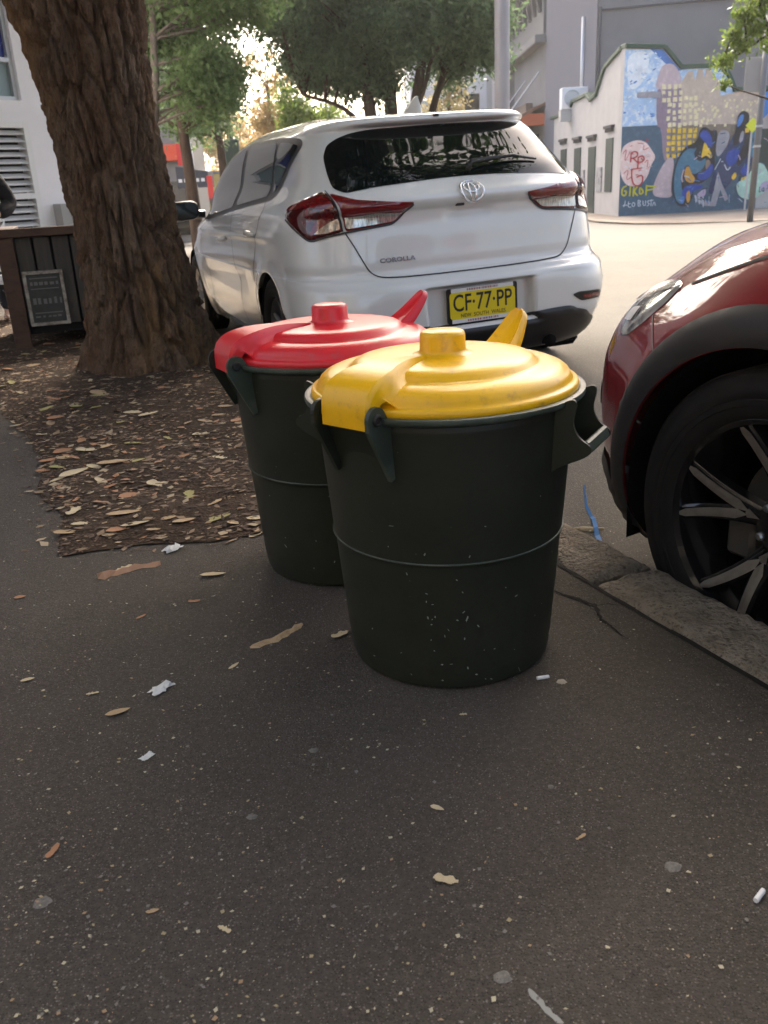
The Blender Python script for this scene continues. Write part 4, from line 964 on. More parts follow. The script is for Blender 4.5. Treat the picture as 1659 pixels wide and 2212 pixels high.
# ---- the big trunk in the bed
BT = (-1.27, 5.12, 0)
bt = thing('street_tree', 'massive street tree with deeply fissured brown trunk rising from the leaf-strewn bed', 'tree', BT, group=None)
NR, NS = 250, 230
V = np.zeros((NR, NS, 3))
Hh = 3.9
for i in range(NR):
    f = i / (NR - 1); z = -.06 + Hh * f
    cx = -.01 - .075 * min(z, 2.4) - .02 * z * z * .2; cyy = .02 * z
    r = float(np.interp(z, [-.06, 0, .10, .25, .5, .8, 1.2, 1.6, 1.9, 2.2, 2.7, 3.9], [.45, .42, .375, .335, .295, .262, .268, .300, .335, .36, .36, .30]))
    for k in range(NS):
        a = 2 * math.pi * k / NS; ca, sa = math.cos(a), math.sin(a)
        fl = math.exp(-max(z, 0) / .28)
        rr = r * (1 + fl * (.22 * max(0, math.cos(a - R(38))) ** 4 + .16 * max(0, math.cos(a - R(205))) ** 6 + .14 * max(0, math.cos(a - R(300))) ** 8 + .12 * max(0, math.cos(a - R(255))) ** 10 + .05 * math.cos(5 * a + 1)))
        rr *= 1 + .07 * math.exp(-((z - 2.05) / .35) ** 2) * max(0, math.cos(a - R(190)))          # swelling towards the left fork
        rr *= 1 + .05 * noise.noise(Vector((ca * 1.6, sa * 1.6, z * .9)))
        tw = a + .12 * z + .05 * math.sin(z * 3)
        # plated bark: long plates split by fissures that run up the stem
        q = Vector((math.cos(tw) * 3.1, math.sin(tw) * 3.1, z * 2.3)); wv = noise.noise_vector(q * 1.7) * .22
        dd = noise.voronoi(q * 1.25 + wv)[0]; plate = float(sstep(.0, .24, dd[1] - dd[0]))
        q2 = Vector((math.cos(tw) * 8.5, math.sin(tw) * 8.5, z * 6.0)); d2 = noise.voronoi(q2 + wv * 2)[0]; plate2 = float(sstep(.0, .3, d2[1] - d2[0]))
        fine = noise.fractal(Vector((math.cos(tw) * 15, math.sin(tw) * 15, z * 15.0)), .7, 2., 4)
        pm_ = 1.05 + .7 * noise.noise(Vector((ca * 1.3, sa * 1.3, z * 1.4 + 11)))
        knob = .05 * math.exp(-((z - 1.18) / .10) ** 2 - ((math.atan2(math.sin(a - R(292)), math.cos(a - R(292)))) / .25) ** 2)
        rr += (.040 * plate + .013 * plate2) * pm_ + .013 * fine - .046 + knob
        V[i, k] = (cx + rr * ca, cyy + rr * sa, z)
ii = np.arange(NR * NS).reshape(NR, NS)
Fq = np.stack([ii[:-1], np.roll(ii, -1, 1)[:-1], np.roll(ii, -1, 1)[1:], ii[1:]], -1).reshape(-1, 4)
trunk = mk('trunk', V.reshape(-1, 3), Fq, m_bark, bt, smooth=True)
Bm = MB(); rd = random.Random(3); tips = []
for az_, ln, rise in ((190, 3.6, 2.6), (250, 3.2, 2.4), (310, 3.8, 2.6), (10, 3.6, 3.0), (70, 2.6, 3.4), (130, 3.0, 3.0), (280, 1.6, 4.2)):
    st_ = Vector((-.28 + .12 * math.cos(R(az_)), .08 + .12 * math.sin(R(az_)), 3.3)); en = st_ + Vector((math.cos(R(az_)) * ln, math.sin(R(az_)) * ln, rise))
    p = limb(Bm, st_, en, .19, .05, .12, 10, 9, rd); tips.append(en)
    for k in (3, 5, 6, 8):
        e2 = p[k] + Vector((rd.uniform(-1.3, 1.3), rd.uniform(-1.3, 1.3), rd.uniform(.3, 1.3))); limb(Bm, p[k], e2, .05, .012, .15, 6, 6, rd); tips.append(e2)
Bm.build('limb', m_bark, bt, smooth=True)
cl = clumps_in([(.2, .6, 5.9, 5.0, 4.0, 1.6), (.3, 4.2, 6.0, 4.6, 2.8, 1.4), (-2.4, 2.2, 5.8, 2.8, 3.2, 1.3), (2.0, -4.6, 6.6, 3.2, 3.0, 1.4)], [150, 90, 60, 36], .72, 5)  # outer lobes added out of view to shade the foreground and rear window
V, F, ti = leaf_cloud([c[:3] for c in cl], [c[3] for c in cl], [210] * len(cl), .21, seed=4)
tag(mk('crown', V, F, m_leaf, bt, tint=ti), kind='stuff')
G_ = 'trees lining the far part of the street'
# forked pale tree at the left, behind it two dark trunks
street_tree('forked_tree', 'slender pale-barked tree forking into two limbs beside the orange shop sign', (-3.55, 16.2, -.2),
    [([(0, 0, 0), (.02, 0, 1.2), (-.05, 0, 2.2)], .15, .11), ([(-.05, 0, 2.1), (-.22, 0, 2.9), (-.5, .1, 4.4)], .09, .05), ([(-.05, 0, 2.1), (.12, 0, 2.8), (.22, .1, 4.4)], .085, .05)],
    clumps_in([(.35, .5, 4.1, 1.15, 1., .9), (1.05, .4, 2.95, .62, .7, .7), (1.55, .7, 4.35, .8, .8, .45), (0, .8, 5.4, 1.8, 1.2, .8)], [44, 30, 24, 16], .36, 21), m_leaf, m_barkg, .11, 420, 31, G_)
street_tree('dark_trunk_tree', 'leafy green tree with straight dark trunk behind the forked tree', (-3.55, 19.0, -.25),
    [([(0, 0, 0), (.0, 0, 1.4), (-.1, 0, 3.4)], .15, .08)],
    clumps_in([(.35, .2, 3.9, .85, .8, 1.1), (.55, .2, 2.75, .65, .7, .6), (-.7, .3, 3.2, .8, .8, .9)], [26, 16, 12], .38, 22), m_leafb, m_barkd, .12, 330, 32, G_)
street_tree('dark_trunk_tree', 'thin dark-stemmed green tree standing nearest the yellow autumn tree', (-3.45, 22.5, -.3),
    [([(0, 0, 0), (.05, 0, 1.6), (.0, 0, 3.2)], .13, .07)],
    clumps_in([(-.5, 0, 3.3, .75, .8, .8)], [20], .40, 23), m_leaf, m_barkd, .13, 280, 33, G_)
street_tree('autumn_tree', 'tree with golden orange autumn leaves glowing behind the white car', (-3.2, 33, -.4),
    [([(0, 0, 0), (.1, 0, 2), (0, 0, 4.5)], .14, .05)],
    clumps_in([(.0, 0, 3.4, .75, .7, 1.2), (.05, 0, 5.0, .9, .7, .7)], [34, 14], .36, 24), m_leafy, m_barkg, .14, 190, 34)
street_tree('lime_tree', 'small bright lime-green tree in sunlight behind the white car roof', (-1.45, 26, -.35),
    [([(0, 0, 0), (0, 0, 1.5), (.2, 0, 3)], .12, .05)],
    clumps_in([(-.35, 0, 3.3, .55, .6, .7), (.3, 0, 3.0, .7, .7, .55)], [20, 16], .34, 25), m_leafl, m_barkd, .13, 220, 35)
# the broad dark tree over the middle of the street
street_tree('spreading_tree', 'broad dark green tree with several brown trunks filling the middle background', (.55, 19.5, -.25),
    [([(-.25, 0, 0), (-.3, 0, 1.6), (-.5, 0, 3.6)], .19, .10), ([(.0, .2, 0), (.05, .2, 1.8), (.0, .2, 4.2)], .21, .10), ([(.28, 0, 0), (.32, 0, 1.8), (.75, .1, 3.8)], .17, .09), ([(.55, .4, 0), (.62, .4, 2.), (1.3, .3, 3.7)], .11, .06),
     ([(-.3, 0, 2.0), (-.9, -.2, 2.75), (-1.7, -.3, 2.95)], .06, .025), ([(.35, 0, 2.3), (.8, 0, 3.1), (1.0, 0, 4.4)], .06, .03)],
    clumps_in([(-1.45, 0, 4.45, 1.05, 1.2, .75), (.1, 0, 4.2, 1.2, 1.2, .9), (1.3, 0, 4.2, .8, 1.2, .75), (-1.2, .2, 3.55, .9, .8, .45), (-.2, 0, 5.7, 2.6, 1.6, .8), (-.5, .3, 3.2, .6, .7, .4), (-1.9, 0, 4.6, .8, .8, .5), (1.5, .6, 3.6, .7, .6, .5)], [56, 60, 36, 30, 34, 14, 14, 14], .42, 26), m_leafb, m_barkd, .125, 380, 36)
street_tree('pale_shrub', 'tall shrub with pale straw-coloured leaves next to the grey street pole', (1.9, 21.5, -.3),
    [([(0, 0, 0), (0, 0, 1.6), (.05, 0, 3.2)], .08, .03)],
    clumps_in([(0, 0, 3.1, .35, .4, .5), (-.15, 0, 2.5, .45, .5, .5), (.3, 0, 2.4, .35, .4, .4), (0, 0, 1.4, .6, .5, .7)], [14, 16, 10, 12], .26, 27), m_leafp, m_barkg, .10, 240, 37)
street_tree('overhanging_tree', 'street tree with a yellow-green branch hanging across the grey wall', (7.5, 14.2, -.15),
    [([(0, 0, 0), (0, 0, 2.2), (.1, 0, 4.5)], .15, .08), ([(.05, 0, 3.0), (-.9, 0, 3.3), (-2.2, 0, 2.5)], .04, .008), ([(0, 0, 3.3), (-.9, -.1, 3.5), (-1.9, 0, 3.2)], .04, .008)],
    [(-1.95, 0, 2.75, .20), (-2.2, 0, 2.55, .16), (-2.1, .1, 2.25, .10), (-1.75, 0, 2.95, .2), (-1.95, 0, 3.15, .18), (-1.5, 0, 2.75, .15), (-1.7, .1, 3.35, .24), (-1.3, 0, 3.1, .2), (-2.05, .05, 2.9, .14)] + clumps_in([(.2, .3, 5.1, 1.6, 1.4, 1.)], [22], .5, 28), m_leafl, m_barkd, .085, 2200, 38)
for i, (x, y, h, w_, lm, lab) in enumerate(((-13, 52, 7.5, 3.6, m_leaf, 'distant green tree far left beyond the shopfront'), (-7.2, 56, 6.5, 3.2, m_leafy, 'distant autumn-coloured tree beyond the ochre wall'), (-2.2, 58, 6.0, 3.0, m_leafl, 'distant light green tree closing the street behind the lime tree'), (2.6, 55, 6.2, 3.0, m_leaf, 'distant green tree closing the street behind the spreading trunks'))):
    street_tree('distant_tree', lab, (x, y, -.5), [([(0, 0, 0), (.1, 0, 2.0), (0, 0, h * .6)], .22, .08)], clumps_in([(0, 0, h * .55, w_, 2.2, h * .45)], [60], .75, 50 + i), lm, m_barkd, .26, 70, 60 + i, 'distant trees at the end of the street')
# trees behind the photographer (seen in the car's glass)
street_tree('street_plane_tree', 'tall leafy street tree standing behind the photographer by the footpath', (*kerb_xy(-6.5, .2), 0),
    [([(0, 0, 0), (.1, 0, 2.5), (0, .1, 4.5)], .28, .14), ([(0, .1, 3.8), (-1.2, .2, 5.4), (-2, .4, 6.8)], .12, .04), ([(0, .1, 3.8), (1.2, -.2, 5.4), (2.2, .2, 6.6)], .12, .04)],
    clumps_in([(0, 0, 6.3, 3.6, 3.2, 2.0), (1.5, 1.0, 4.6, 1.6, 1.6, .8)], [90, 20], .7, 29), m_leaf, m_barkd, .2, 110, 39)
street_tree('street_plane_tree', 'second tall street tree behind the photographer on the opposite footpath', (*kerb_xy(-5, 12.5), -.1),
    [([(0, 0, 0), (.1, 0, 2.5), (0, .1, 4.5)], .25, .12)],
    clumps_in([(0, 0, 6.0, 3.4, 3.2, 2.2)], [90], .7, 30), m_leafb, m_barkd, .2, 110, 40)
# ============================================================ buildings and street furniture
m_wwall = mat('white_render', (.72, .71, .74), rough=.85, noise_=[(1.2, (.66, .65, .67), .4, .7)], bump=[(90, .15, .003)])
m_louv = mat('white_louvre', (.66, .66, .66), rough=.5)
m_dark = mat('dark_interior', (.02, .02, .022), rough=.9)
m_alu = mat('aluminium', (.48, .49, .50), rough=.4, metal=.6)
m_bluep = mat('deep_blue_panel', srgb(20, 36, 120), rough=.25)
m_pane = mat('frosted_pane', srgb(120, 140, 146), rough=.18)
wb_ = thing('white_building', 'white rendered building with louvred shutter panel and aluminium window behind the big trunk', 'building', (-4.2, 12, -.02))
WA = R(50)      # wall runs 40 degrees right of straight ahead
du = Vector((math.cos(WA), math.sin(WA), 0)); dn = Vector((math.sin(WA), -math.cos(WA), 0)); Z = Vector((0, 0, 1))
Mw = Matrix((du, -dn, Z)).transposed()
def wp(u, v, d=0.): return du * u + Z * v + dn * d
def wbox(name, m, u0, u1, v0, v1, d0, d1, parent, bev=0.):
    b = MB(); b.box(wp((u0 + u1) / 2, (v0 + v1) / 2, (d0 + d1) / 2), (u1 - u0, d1 - d0, v1 - v0), M=Mw, bev=bev); return b.build(name, m, parent)
# wall with openings: pieces around the louvre and the window
LU0, LU1, LV0, LV1 = -1.15, .0, .2, 1.93
WU0, WU1, WV0, WV1 = -2.4, -.02, 2.17, 4.2
wbox('wall', m_wwall, -11, 1.50, 4.2, 9, -.3, 0, wb_); wbox('wall', m_wwall, WU1, 1.5, LV1, 4.2, -.3, 0, wb_); wbox('wall', m_wwall, -11, WU0, 0, 4.2, -.3, 0, wb_)
wbox('wall', m_wwall, WU0, WU1, LV1, WV0, -.3, 0, wb_); wbox('wall', m_wwall, LU1, 1.5, 0, LV1, -.3, 0, wb_); wbox('wall', m_wwall, WU0, LU0, 0, LV1, -.3, 0, wb_); wbox('wall', m_wwall, LU0, LU1, 0, LV0, -.3, 0, wb_)
mb = MB(); mb.box(wp(1.35, 4.5, -4.3), (.3, 8, 9), M=Mw); mb.build('wall', m_wwall, wb_)
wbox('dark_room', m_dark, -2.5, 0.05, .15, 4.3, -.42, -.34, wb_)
lv = wbox('louvre_frame', m_louv, -.07, 0, LV0, LV1, -.10, .015, wb_)
for a, b, c, d in ((LU0, -.07, LV1 - .07, LV1), (LU0, -.07, LV0, LV0 + .07), (LU0, -.07, 1.03, 1.10), (-.62, -.55, LV0 + .07, LV1 - .07), (LU0, LU0 + .07, LV0 + .07, LV1 - .07)): wbox('louvre_frame_bar', m_louv, a, b, c, d, -.10, .012, lv)
for seg_u in ((-.55, -.07), (LU0 + .07, -.62)):
    for v0, v1 in ((LV0 + .07, 1.03), (1.10, LV1 - .07)):
        v = v0 + .04
        while v < v1 - .03:
            b = MB(); b.box(wp((seg_u[0] + seg_u[1]) / 2, v, -.05), (seg_u[1] - seg_u[0] - .004, .095, .010), M=Mw @ Matrix.Rotation(R(32), 3, 'X')); b.build('louvre_slat', m_louv, lv); v += .0835
wf = wbox('window_frame', m_alu, WU0, WU1, WV0, WV0 + .05, -.16, -.06, wb_)
wbox('window_frame_bar', m_alu, WU1 - .05, WU1, WV0 + .05, WV1, -.16, -.06, wf); wbox('window_frame_bar', m_alu, WU0, WU1 - .05, 2.60, 2.65, -.16, -.05, wf)
wbox('pane', m_pane, WU0, WU1 - .05, WV0 + .05, 2.60, -.13, -.12, wf); wbox('blue_panel', m_bluep, WU0, WU1 - .05, 2.65, 3.15, -.13, -.12, wf); wbox('pane', m_dark, WU0, WU1 - .05, 3.15, WV1, -.13, -.12, wf)
wbox('utility_box', mat('grey_box', (.30, .29, .28), rough=.6), .16, .30, .45, .95, 0, .18, wb_); wbox('utility_box', m_louv, .32, .85, .5, .95, 0, .2, wb_)
# ---- timber planter box
m_rail = mat('brown_timber', (.085, .045, .028), rough=.75, noise_=[(9, (.05, .028, .02), .4, .7)], bump=[(40, .4, .004)], stretch=(.3, 3, 3))
m_slat = mat('charcoal_timber', (.050, .046, .041), rough=.8, noise_=[(12, (.075, .068, .058), .45, .75)], bump=[(50, .4, .004)], stretch=(3, 3, .3))
pb = thing('timber_planter', 'charcoal slatted timber planter box with brown rail and framed notice, left of the trunk', 'planter', (-2.43, 6.12, 0))
PA = R(18); Mp = Matrix.Rotation(PA, 3, 'Z')
def pbox(name, m, x0, x1, y0, y1, z0, z1, parent=pb, bev=.004, jig=0.):
    b = MB(); b.box(Mp @ Vector(((x0 + x1) / 2, (y0 + y1) / 2, (z0 + z1) / 2)), (x1 - x0, y1 - y0, z1 - z0), M=Mp @ Matrix.Rotation(jig, 3, 'Y'), bev=bev); return b.build(name, m, parent)
PH = .80
pbox('top_rail', m_rail, -.06, .86, -.05, .06, PH - .055, PH)
pbox('top_rail', m_rail, -.07, .05, .065, 1.0, PH - .055, PH - .003)
pbox('post', m_rail, -.055, .055, -.035, .055, 0, PH - .056); pbox('post', m_rail, .76, .85, -.035, .055, 0, PH - .056); pbox('post', m_rail, -.05, .045, .9, .99, 0, PH - .056)
x = .06; k = 0
while x < .70:
    w_ = .118; z0 = .17 + random.uniform(-.012, .012)
    top = PH - .06
    if k in (4,): top = .50
    pbox('slat', m_slat, x, x + w_ - .014, -.012, .012, z0, top, jig=random.uniform(-.006, .006)); x += w_; k += 1
y = .07
while y < .88: pbox('side_slat', m_slat, -.02, .005, y, y + .104, .17, PH - .06); y += .118
pbox('recess_panel', mat('maroon_panel', (.05, .016, .014), rough=.7),     .52, .66, .02, .04, .50, PH - .06)
pbox('inner_box', m_dark, .03, .74, .05, .88, .10, PH - .058, bev=0)
nb = pbox('notice_board', mat('chalk_board', (.035, .038, .036), rough=.6, noise_=[(14, (.055, .057, .054), .45, .7)]), .085, .315, -.024, -.014, .18, .50)
m_nf = mat('weathered_frame', (.40, .385, .34), rough=.8, noise_=[(20, (.2, .17, .14), .4, .6)])
for a in ((.07, .33, .50, .522), (.07, .33, .158, .18), (.07, .092, .18, .50), (.308, .33, .18, .50)): pbox('notice_frame', m_nf, a[0], a[1], -.032, -.013, a[2], a[3], nb, bev=.002)
m_chalk = mat('chalk_marks', (.16, .165, .16), rough=.9)
rd = random.Random(9)
for zc, hh, segs in ((.475, .008, 1), (.44, .024, 6), (.405, .007, 1), (.325, .045, 5), (.245, .010, 1), (.22, .014, 4)):
    xx = .11
    while xx < .285:
        ln = .18 if segs == 1 else rd.uniform(.014, .034)
        pbox('chalk_mark', m_chalk, xx, min(xx + ln, .296), -.0262, -.0255, zc - hh / 2, zc + hh / 2 * rd.uniform(.5, 1), nb, bev=0); xx += ln + rd.uniform(.008, .02)
# plants low in the planter are out of view; a white slatted seat stands beyond it
sb = thing('white_slat_bench', 'white slatted bench at the far side of the timber planter', 'bench', (-3.50, 7.6, -.06))
for z in (.44, .52, .60):
    b = MB(); b.box((0.05, 0, z), (.9, .03, .05), bev=.004); b.build('back_slat', m_whitepl, sb)
b = MB(); b.box((.05, .2, .40), (.9, .40, .03), bev=.004); b.build('seat', m_whitepl, sb)
for sx in (-.36, .44):
    for y in (.02, .36): b = MB(); b.box((sx, y, .19), (.04, .04, .39), bev=.004); b.build('leg', m_whitepl, sb)
# ---- building with the mural
m_beige = mat('pale_painted_brick', (.50, .475, .455), rough=.85, noise_=[(2, (.44, .42, .40), .4, .7)], bump=[(30, .3, .01)])
m_green = mat('green_coping', srgb(28, 66, 50), rough=.6)
m_dkgreen = mat('dark_green_joinery', srgb(22, 48, 44), rough=.5)
m_grey = mat('grey_wall', (.175, .175, .185), rough=.9, noise_=[(.5, (.15, .15, .16), .4, .7), (.15, (.20, .20, .21), .5, .7)])
m_greyside = mat('grey_wall_side_light', (.16, .16, .19), rough=.9)  # same grey wall; the side face's different light is put into the colour
m_drk = mat('charcoal_wall', (.055, .055, .062), rough=.85)
MC = Vector((8.08, 29.7, -.38))
mu = thing('mural_building', 'low corner building with pale side wall, stepped green coping and a colourful graffiti mural', 'building', MC)
FAz = R(6)                                 # front wall runs almost square to the view
fu = Vector((math.cos(FAz), math.sin(FAz), 0)); fn_ = Vector((fu.y, -fu.x, 0)) ; su = Vector((.005, 1, 0)).normalized(); sn = Vector((-1, .005, 0)).normalized()
HW = 4.88
# front wall silhouette (u, v)
front = [(0, 0), (9, 0), (9, 3.55), (4.68, 3.55), (3.58, 3.55), (3.32, 4.0), (3.16, 4.25), (1.78, 4.25), (1.22, 4.82), (0, HW)]
b = MB(); b.prism(front, -fn_ * .3, fu, Z, fn_, .3); fw_ = b.build('front_wall', m_beige, mu)
side = [(0.32, 0), (12, 0), (12, 3.62), (8.6, 3.62), (7.9, 3.55), (7.2, 3.95), (4.9, 3.98), (4.3, 3.75), (3.4, 3.85), (2.7, 4.35), (2.3, 4.58), (0.32, HW)]
b = MB(); b.prism(side, Vector((0, 0, 0)), su, Z, -sn, .3); b.build('side_wall', m_beige, mu)
def coping(pts, along, nrm, parent):
    for (a, c) in zip(pts[:-1], pts[1:]):
        p = along * a[0] + Z * a[1]; q = along * c[0] + Z * c[1]; d = (q - p); L = d.length; d.normalize()
        up_ = nrm.cross(d); M_ = Matrix((d, nrm, up_)).transposed()
        if up_.z < 0: up_ = -up_; M_ = Matrix((d, -nrm, up_)).transposed()
        e = MB(); e.box((p + q) / 2 + up_ * .06 - nrm * .12, (L + .06, .42, .13), M=M_, bev=.015); e.build('coping', m_green, parent)
coping(front[2:][::-1], fu, fn_, mu); coping([s_ for s_ in side[2:]][::-1], su, sn, mu)
# windows and door on the side wall, with dentilled lintels
for a0, a1, z0, z1, kind in ((.95, 1.85, .75, 2.42, 'window'), (3.3, 4.35, .0, 2.25, 'door'), (5.6, 6.7, .6, 2.3, 'window'), (8.2, 9.3, .6, 2.35, 'window')):
    c = su * ((a0 + a1) / 2) + Z * ((z0 + z1) / 2); Ms = Matrix((su, sn, Z)).transposed()
    e = MB(); e.box(c + sn * .01, (a1 - a0, .05, z1 - z0), M=Ms, bev=.01); w_ = e.build(kind, m_dkgreen, mu)
    e = MB(); e.box(su * ((a0 + a1) / 2) + Z * (z1 + .34) + sn * .05, (a1 - a0 + .12, .16, .09), M=Ms, bev=.01); l_ = e.build('lintel', m_drk, mu)
    n_ = 6
    for k in range(n_): e = MB(); e.box(su * (a0 + (k + .5) * (a1 - a0) / n_) + Z * (z1 + .24) + sn * .04, ((a1 - a0) / n_ * .5, .10, .11), M=Ms); e.build('dentil', m_drk, l_)
for a0, a1, z0, z1 in ((2.3, 2.95, .75, 1.55), (4.9, 5.2, .8, 1.5)):
    e = MB(); e.box(su * ((a0 + a1) / 2) + Z * ((z0 + z1) / 2) + sn * .02, (a1 - a0, .05, z1 - z0), M=Matrix((su, sn, Z)).transposed(), bev=.01); e.build('meter_box', mat('meter_box_grey', (.33, .33, .34), rough=.7, noise_=[(5, (.16, .16, .17), .5, .6)]), mu)
# ---- mural paint, in drawing units of the wall (x right, y down, corner at 0, ground at 1745)
cols = dict(sky=srgb(168, 200, 232), skyd=srgb(70, 120, 190), white=srgb(225, 235, 242), teal=srgb(58, 92, 116), pink=srgb(190, 172, 176), purple=srgb(140, 124, 140), tan=srgb(192, 176, 160), olive=srgb(128, 116, 102), cream=srgb(222, 212, 172), yellow=srgb(226, 190, 60), blob=srgb(232, 205, 198), red=srgb(180, 44, 52), lime=srgb(186, 186, 40), chalk=srgb(186, 206, 220), black=srgb(26, 32, 40), tealm=srgb(56, 112, 140), blue=srgb(28, 66, 156), skyb=srgb(70, 124, 190), grey=srgb(150, 150, 158), mint=srgb(172, 206, 188), lilac=srgb(176, 162, 186), orange=srgb(200, 150, 60), navy=srgb(34, 56, 96), dgreen=srgb(40, 100, 90))
mnames = list(cols)
mmats = []
for n_ in mnames:
    c = cols[n_]; mmats.append(mat('mural_' + n_, c, rough=.85, noise_=[(7, tuple(min(1, v * 1.3 + .03) for v in c), .5, .75), (3, tuple(v * .78 for v in c), .5, .75)] if n_ not in ('sky',) else [(6, cols['white'], .45, .62), (2.5, tuple(v * .85 for v in c), .5, .7)], bump=[(30, .3, .01)]))
pm = MB(); layer = [0]
def mp(x, y): return ((x) * .0034, (1745 - y) * .00293)
def paint(c, pts, lift=True, subd=0):
    if lift: layer[0] += 1
    d = .003 + layer[0] * .0006; pm.mi = mnames.index(c)
    pm.add([fu * mp(x, y)[0] + Z * mp(x, y)[1] + fn_ * d for x, y in pts], [tuple(range(len(pts)))])
def blob(c, pts, it=3):
    P = [Vector(p) for p in pts]
    for _ in range(it):
        Q = []
        for i in range(len(P)): a, b_ = P[i], P[(i + 1) % len(P)]; Q += [a * .75 + b_ * .25, a * .25 + b_ * .75]
        P = Q
    paint(c, [tuple(p) for p in P])
def stroke(c, pts, w, closed=False):
    P = [Vector(p) for p in pts]
    for _ in range(2):
        Q = [P[0]]
        for a, b_ in zip(P[:-1], P[1:]): Q += [a * .75 + b_ * .25, a * .25 + b_ * .75]
        Q.append(P[-1]); P = Q
    layer[0] += 1; d = .003 + layer[0] * .0006; pm.mi = mnames.index(c); V = []
    for i, p in enumerate(P):
        t_ = (P[min(i + 1, len(P) - 1)] - P[max(i - 1, 0)]).normalized(); q = Vector((-t_.y, t_.x)) * w / 2
        for s_ in (-1, 1): x, y = p + q * s_; V.append(fu * mp(x, y)[0] + Z * mp(x, y)[1] + fn_ * d)
    pm.add(V, [(2 * i, 2 * i + 1, 2 * i + 3, 2 * i + 2) for i in range(len(P) - 1)])
X0 = 150
def sh_(pts): return [(x - X0 - (1745 - y) * .035, y) for x, y in pts]
paint('sky', [(0, 90), (352, 105), (520, 295), (895, 300), (990, 400), (1060, 535), (1370, 540), (1370, 830), (0, 830)])
paint('skyd', [(230, 95), (352, 105), (520, 295), (600, 298), (470, 320)], 1)
blob('white', [(30, 130), (200, 110), (240, 200), (180, 420), (60, 500), (20, 300)])
rd = random.Random(12)
layer[0] += 1
for k in range(150):
    x, y, a, w_, h_ = rd.uniform(5, 520), rd.uniform(125, 800), rd.uniform(-.9, .9), rd.uniform(8, 26), rd.uniform(3, 9)
    if x > 330 and y < 320: continue
    paint(rd.choice(('white', 'white', 'sky', 'chalk', 'skyb')), [(x + w_ * math.cos(t) * math.cos(a) - h_ * math.sin(t) * math.sin(a), y + w_ * math.cos(t) * math.sin(a) + h_ * math.sin(t) * math.cos(a)) for t in np.linspace(0, 2 * math.pi, 9)[:-1]], lift=(k % 12 == 0))
paint('teal', [(0, 832), (1370, 832), (1370, 1745), (0, 1745)])
blob('purple', sh_([(505, 500), (540, 470), (600, 560), (640, 1200), (580, 1180), (560, 860), (510, 840)]), 1)
blob('pink', sh_([(490, 480), (520, 340), (560, 245), (650, 240), (700, 290), (745, 400), (760, 830), (590, 840), (560, 480)]), 1)
paint('tan', sh_([(740, 420), (800, 325), (850, 325), (870, 420), (895, 310), (940, 310), (955, 395), (975, 310), (1015, 310), (1060, 380), (1110, 430), (1120, 570), (1260, 545), (1500, 480), (1500, 870), (740, 850)]))
paint('purple', sh_([(560, 490), (740, 470), (745, 1000), (640, 1130), (590, 830)]))
blob('olive', sh_([(740, 840), (1480, 860), (1480, 1000), (1200, 1100), (1100, 1130), (820, 1050), (690, 1130), (640, 1160), (650, 850)]), 2)
rd = random.Random(2)
for r_, yy in enumerate(range(440, 1130, 62)):
    for c_, xx in enumerate(range(560, 890, 52)):
        if xx < 545 + (yy - 440) * .09 or (yy > 1000 and xx > 780) or (yy < 520 and xx > 740): continue
        a, b_ = rd.uniform(26, 40), rd.uniform(34, 50); cc = 'cream' if yy < 820 else 'yellow'
        xs, ys = xx + rd.uniform(-6, 6), yy + rd.uniform(-6, 6)
        paint(cc, sh_([(xs, ys), (xs + a, ys + rd.uniform(-5, 5)), (xs + a + rd.uniform(-4, 4), ys + b_), (xs + rd.uniform(-4, 4), ys + b_)]), lift=(c_ == 0))
layer[0] += 1
for k in range(60):
    xs, ys = rd.uniform(800, 1480), rd.uniform(600, 850); a = rd.uniform(14, 26); paint('cream', sh_([(xs, ys), (xs + a, ys), (xs + a, ys + a * 1.2), (xs, ys + a * 1.2)]), lift=False)
paint('grey', sh_([(320, 505), (480, 498), (545, 510), (545, 565), (320, 555)]))
blob('pink', sh_([(640, 1150), (700, 1180), (660, 1480), (690, 1580), (500, 1560), (480, 1480), (520, 1350), (580, 1230)]))
blob('blob', sh_([(180, 1040), (240, 990), (330, 965), (410, 990), (460, 1060), (515, 1150), (460, 1230), (440, 1330), (390, 1400), (330, 1440), (230, 1430), (170, 1330), (165, 1180)]))
for ln in ([(190, 1100), (230, 1040), (200, 1200), (260, 1080)], [(330, 1000), (400, 1010), (380, 1080), (440, 1050)], [(200, 1300), (250, 1250), (220, 1380), (280, 1330)], [(410, 980), (430, 955), (425, 1000)], [(400, 1200), (440, 1160), (420, 1280), (450, 1240)]): stroke('red', sh_(ln), 7)
for k in range(46):
    x, y, a = rd.uniform(190, 470), rd.uniform(1010, 1410), rd.uniform(-.6, 1.2); l_ = rd.uniform(14, 40)
    if ((x - 320) / 150) ** 2 + ((y - 1200) / 215) ** 2 < .85: stroke(rd.choice(('red', 'white', 'pink', 'white')), sh_([(x, y), (x + l_ * math.cos(a), y + l_ * math.sin(a))]), rd.uniform(4, 9))
# red letters R P I G
stroke('red', sh_([(262, 1190), (268, 1090)]), 13); stroke('red', sh_([(262, 1100), (300, 1078), (335, 1100), (320, 1140), (272, 1150)]), 13); stroke('red', sh_([(285, 1148), (330, 1195)]), 13)
stroke('red', sh_([(332, 1250), (336, 1140)]), 13); stroke('red', sh_([(330, 1145), (380, 1125), (398, 1165), (370, 1195), (336, 1190)]), 13)
stroke('red', sh_([(262, 1262), (375, 1252)]), 12); stroke('red', sh_([(275, 1262), (272, 1340), (290, 1420), (345, 1440), (385, 1390), (378, 1320), (320, 1345)]), 14)
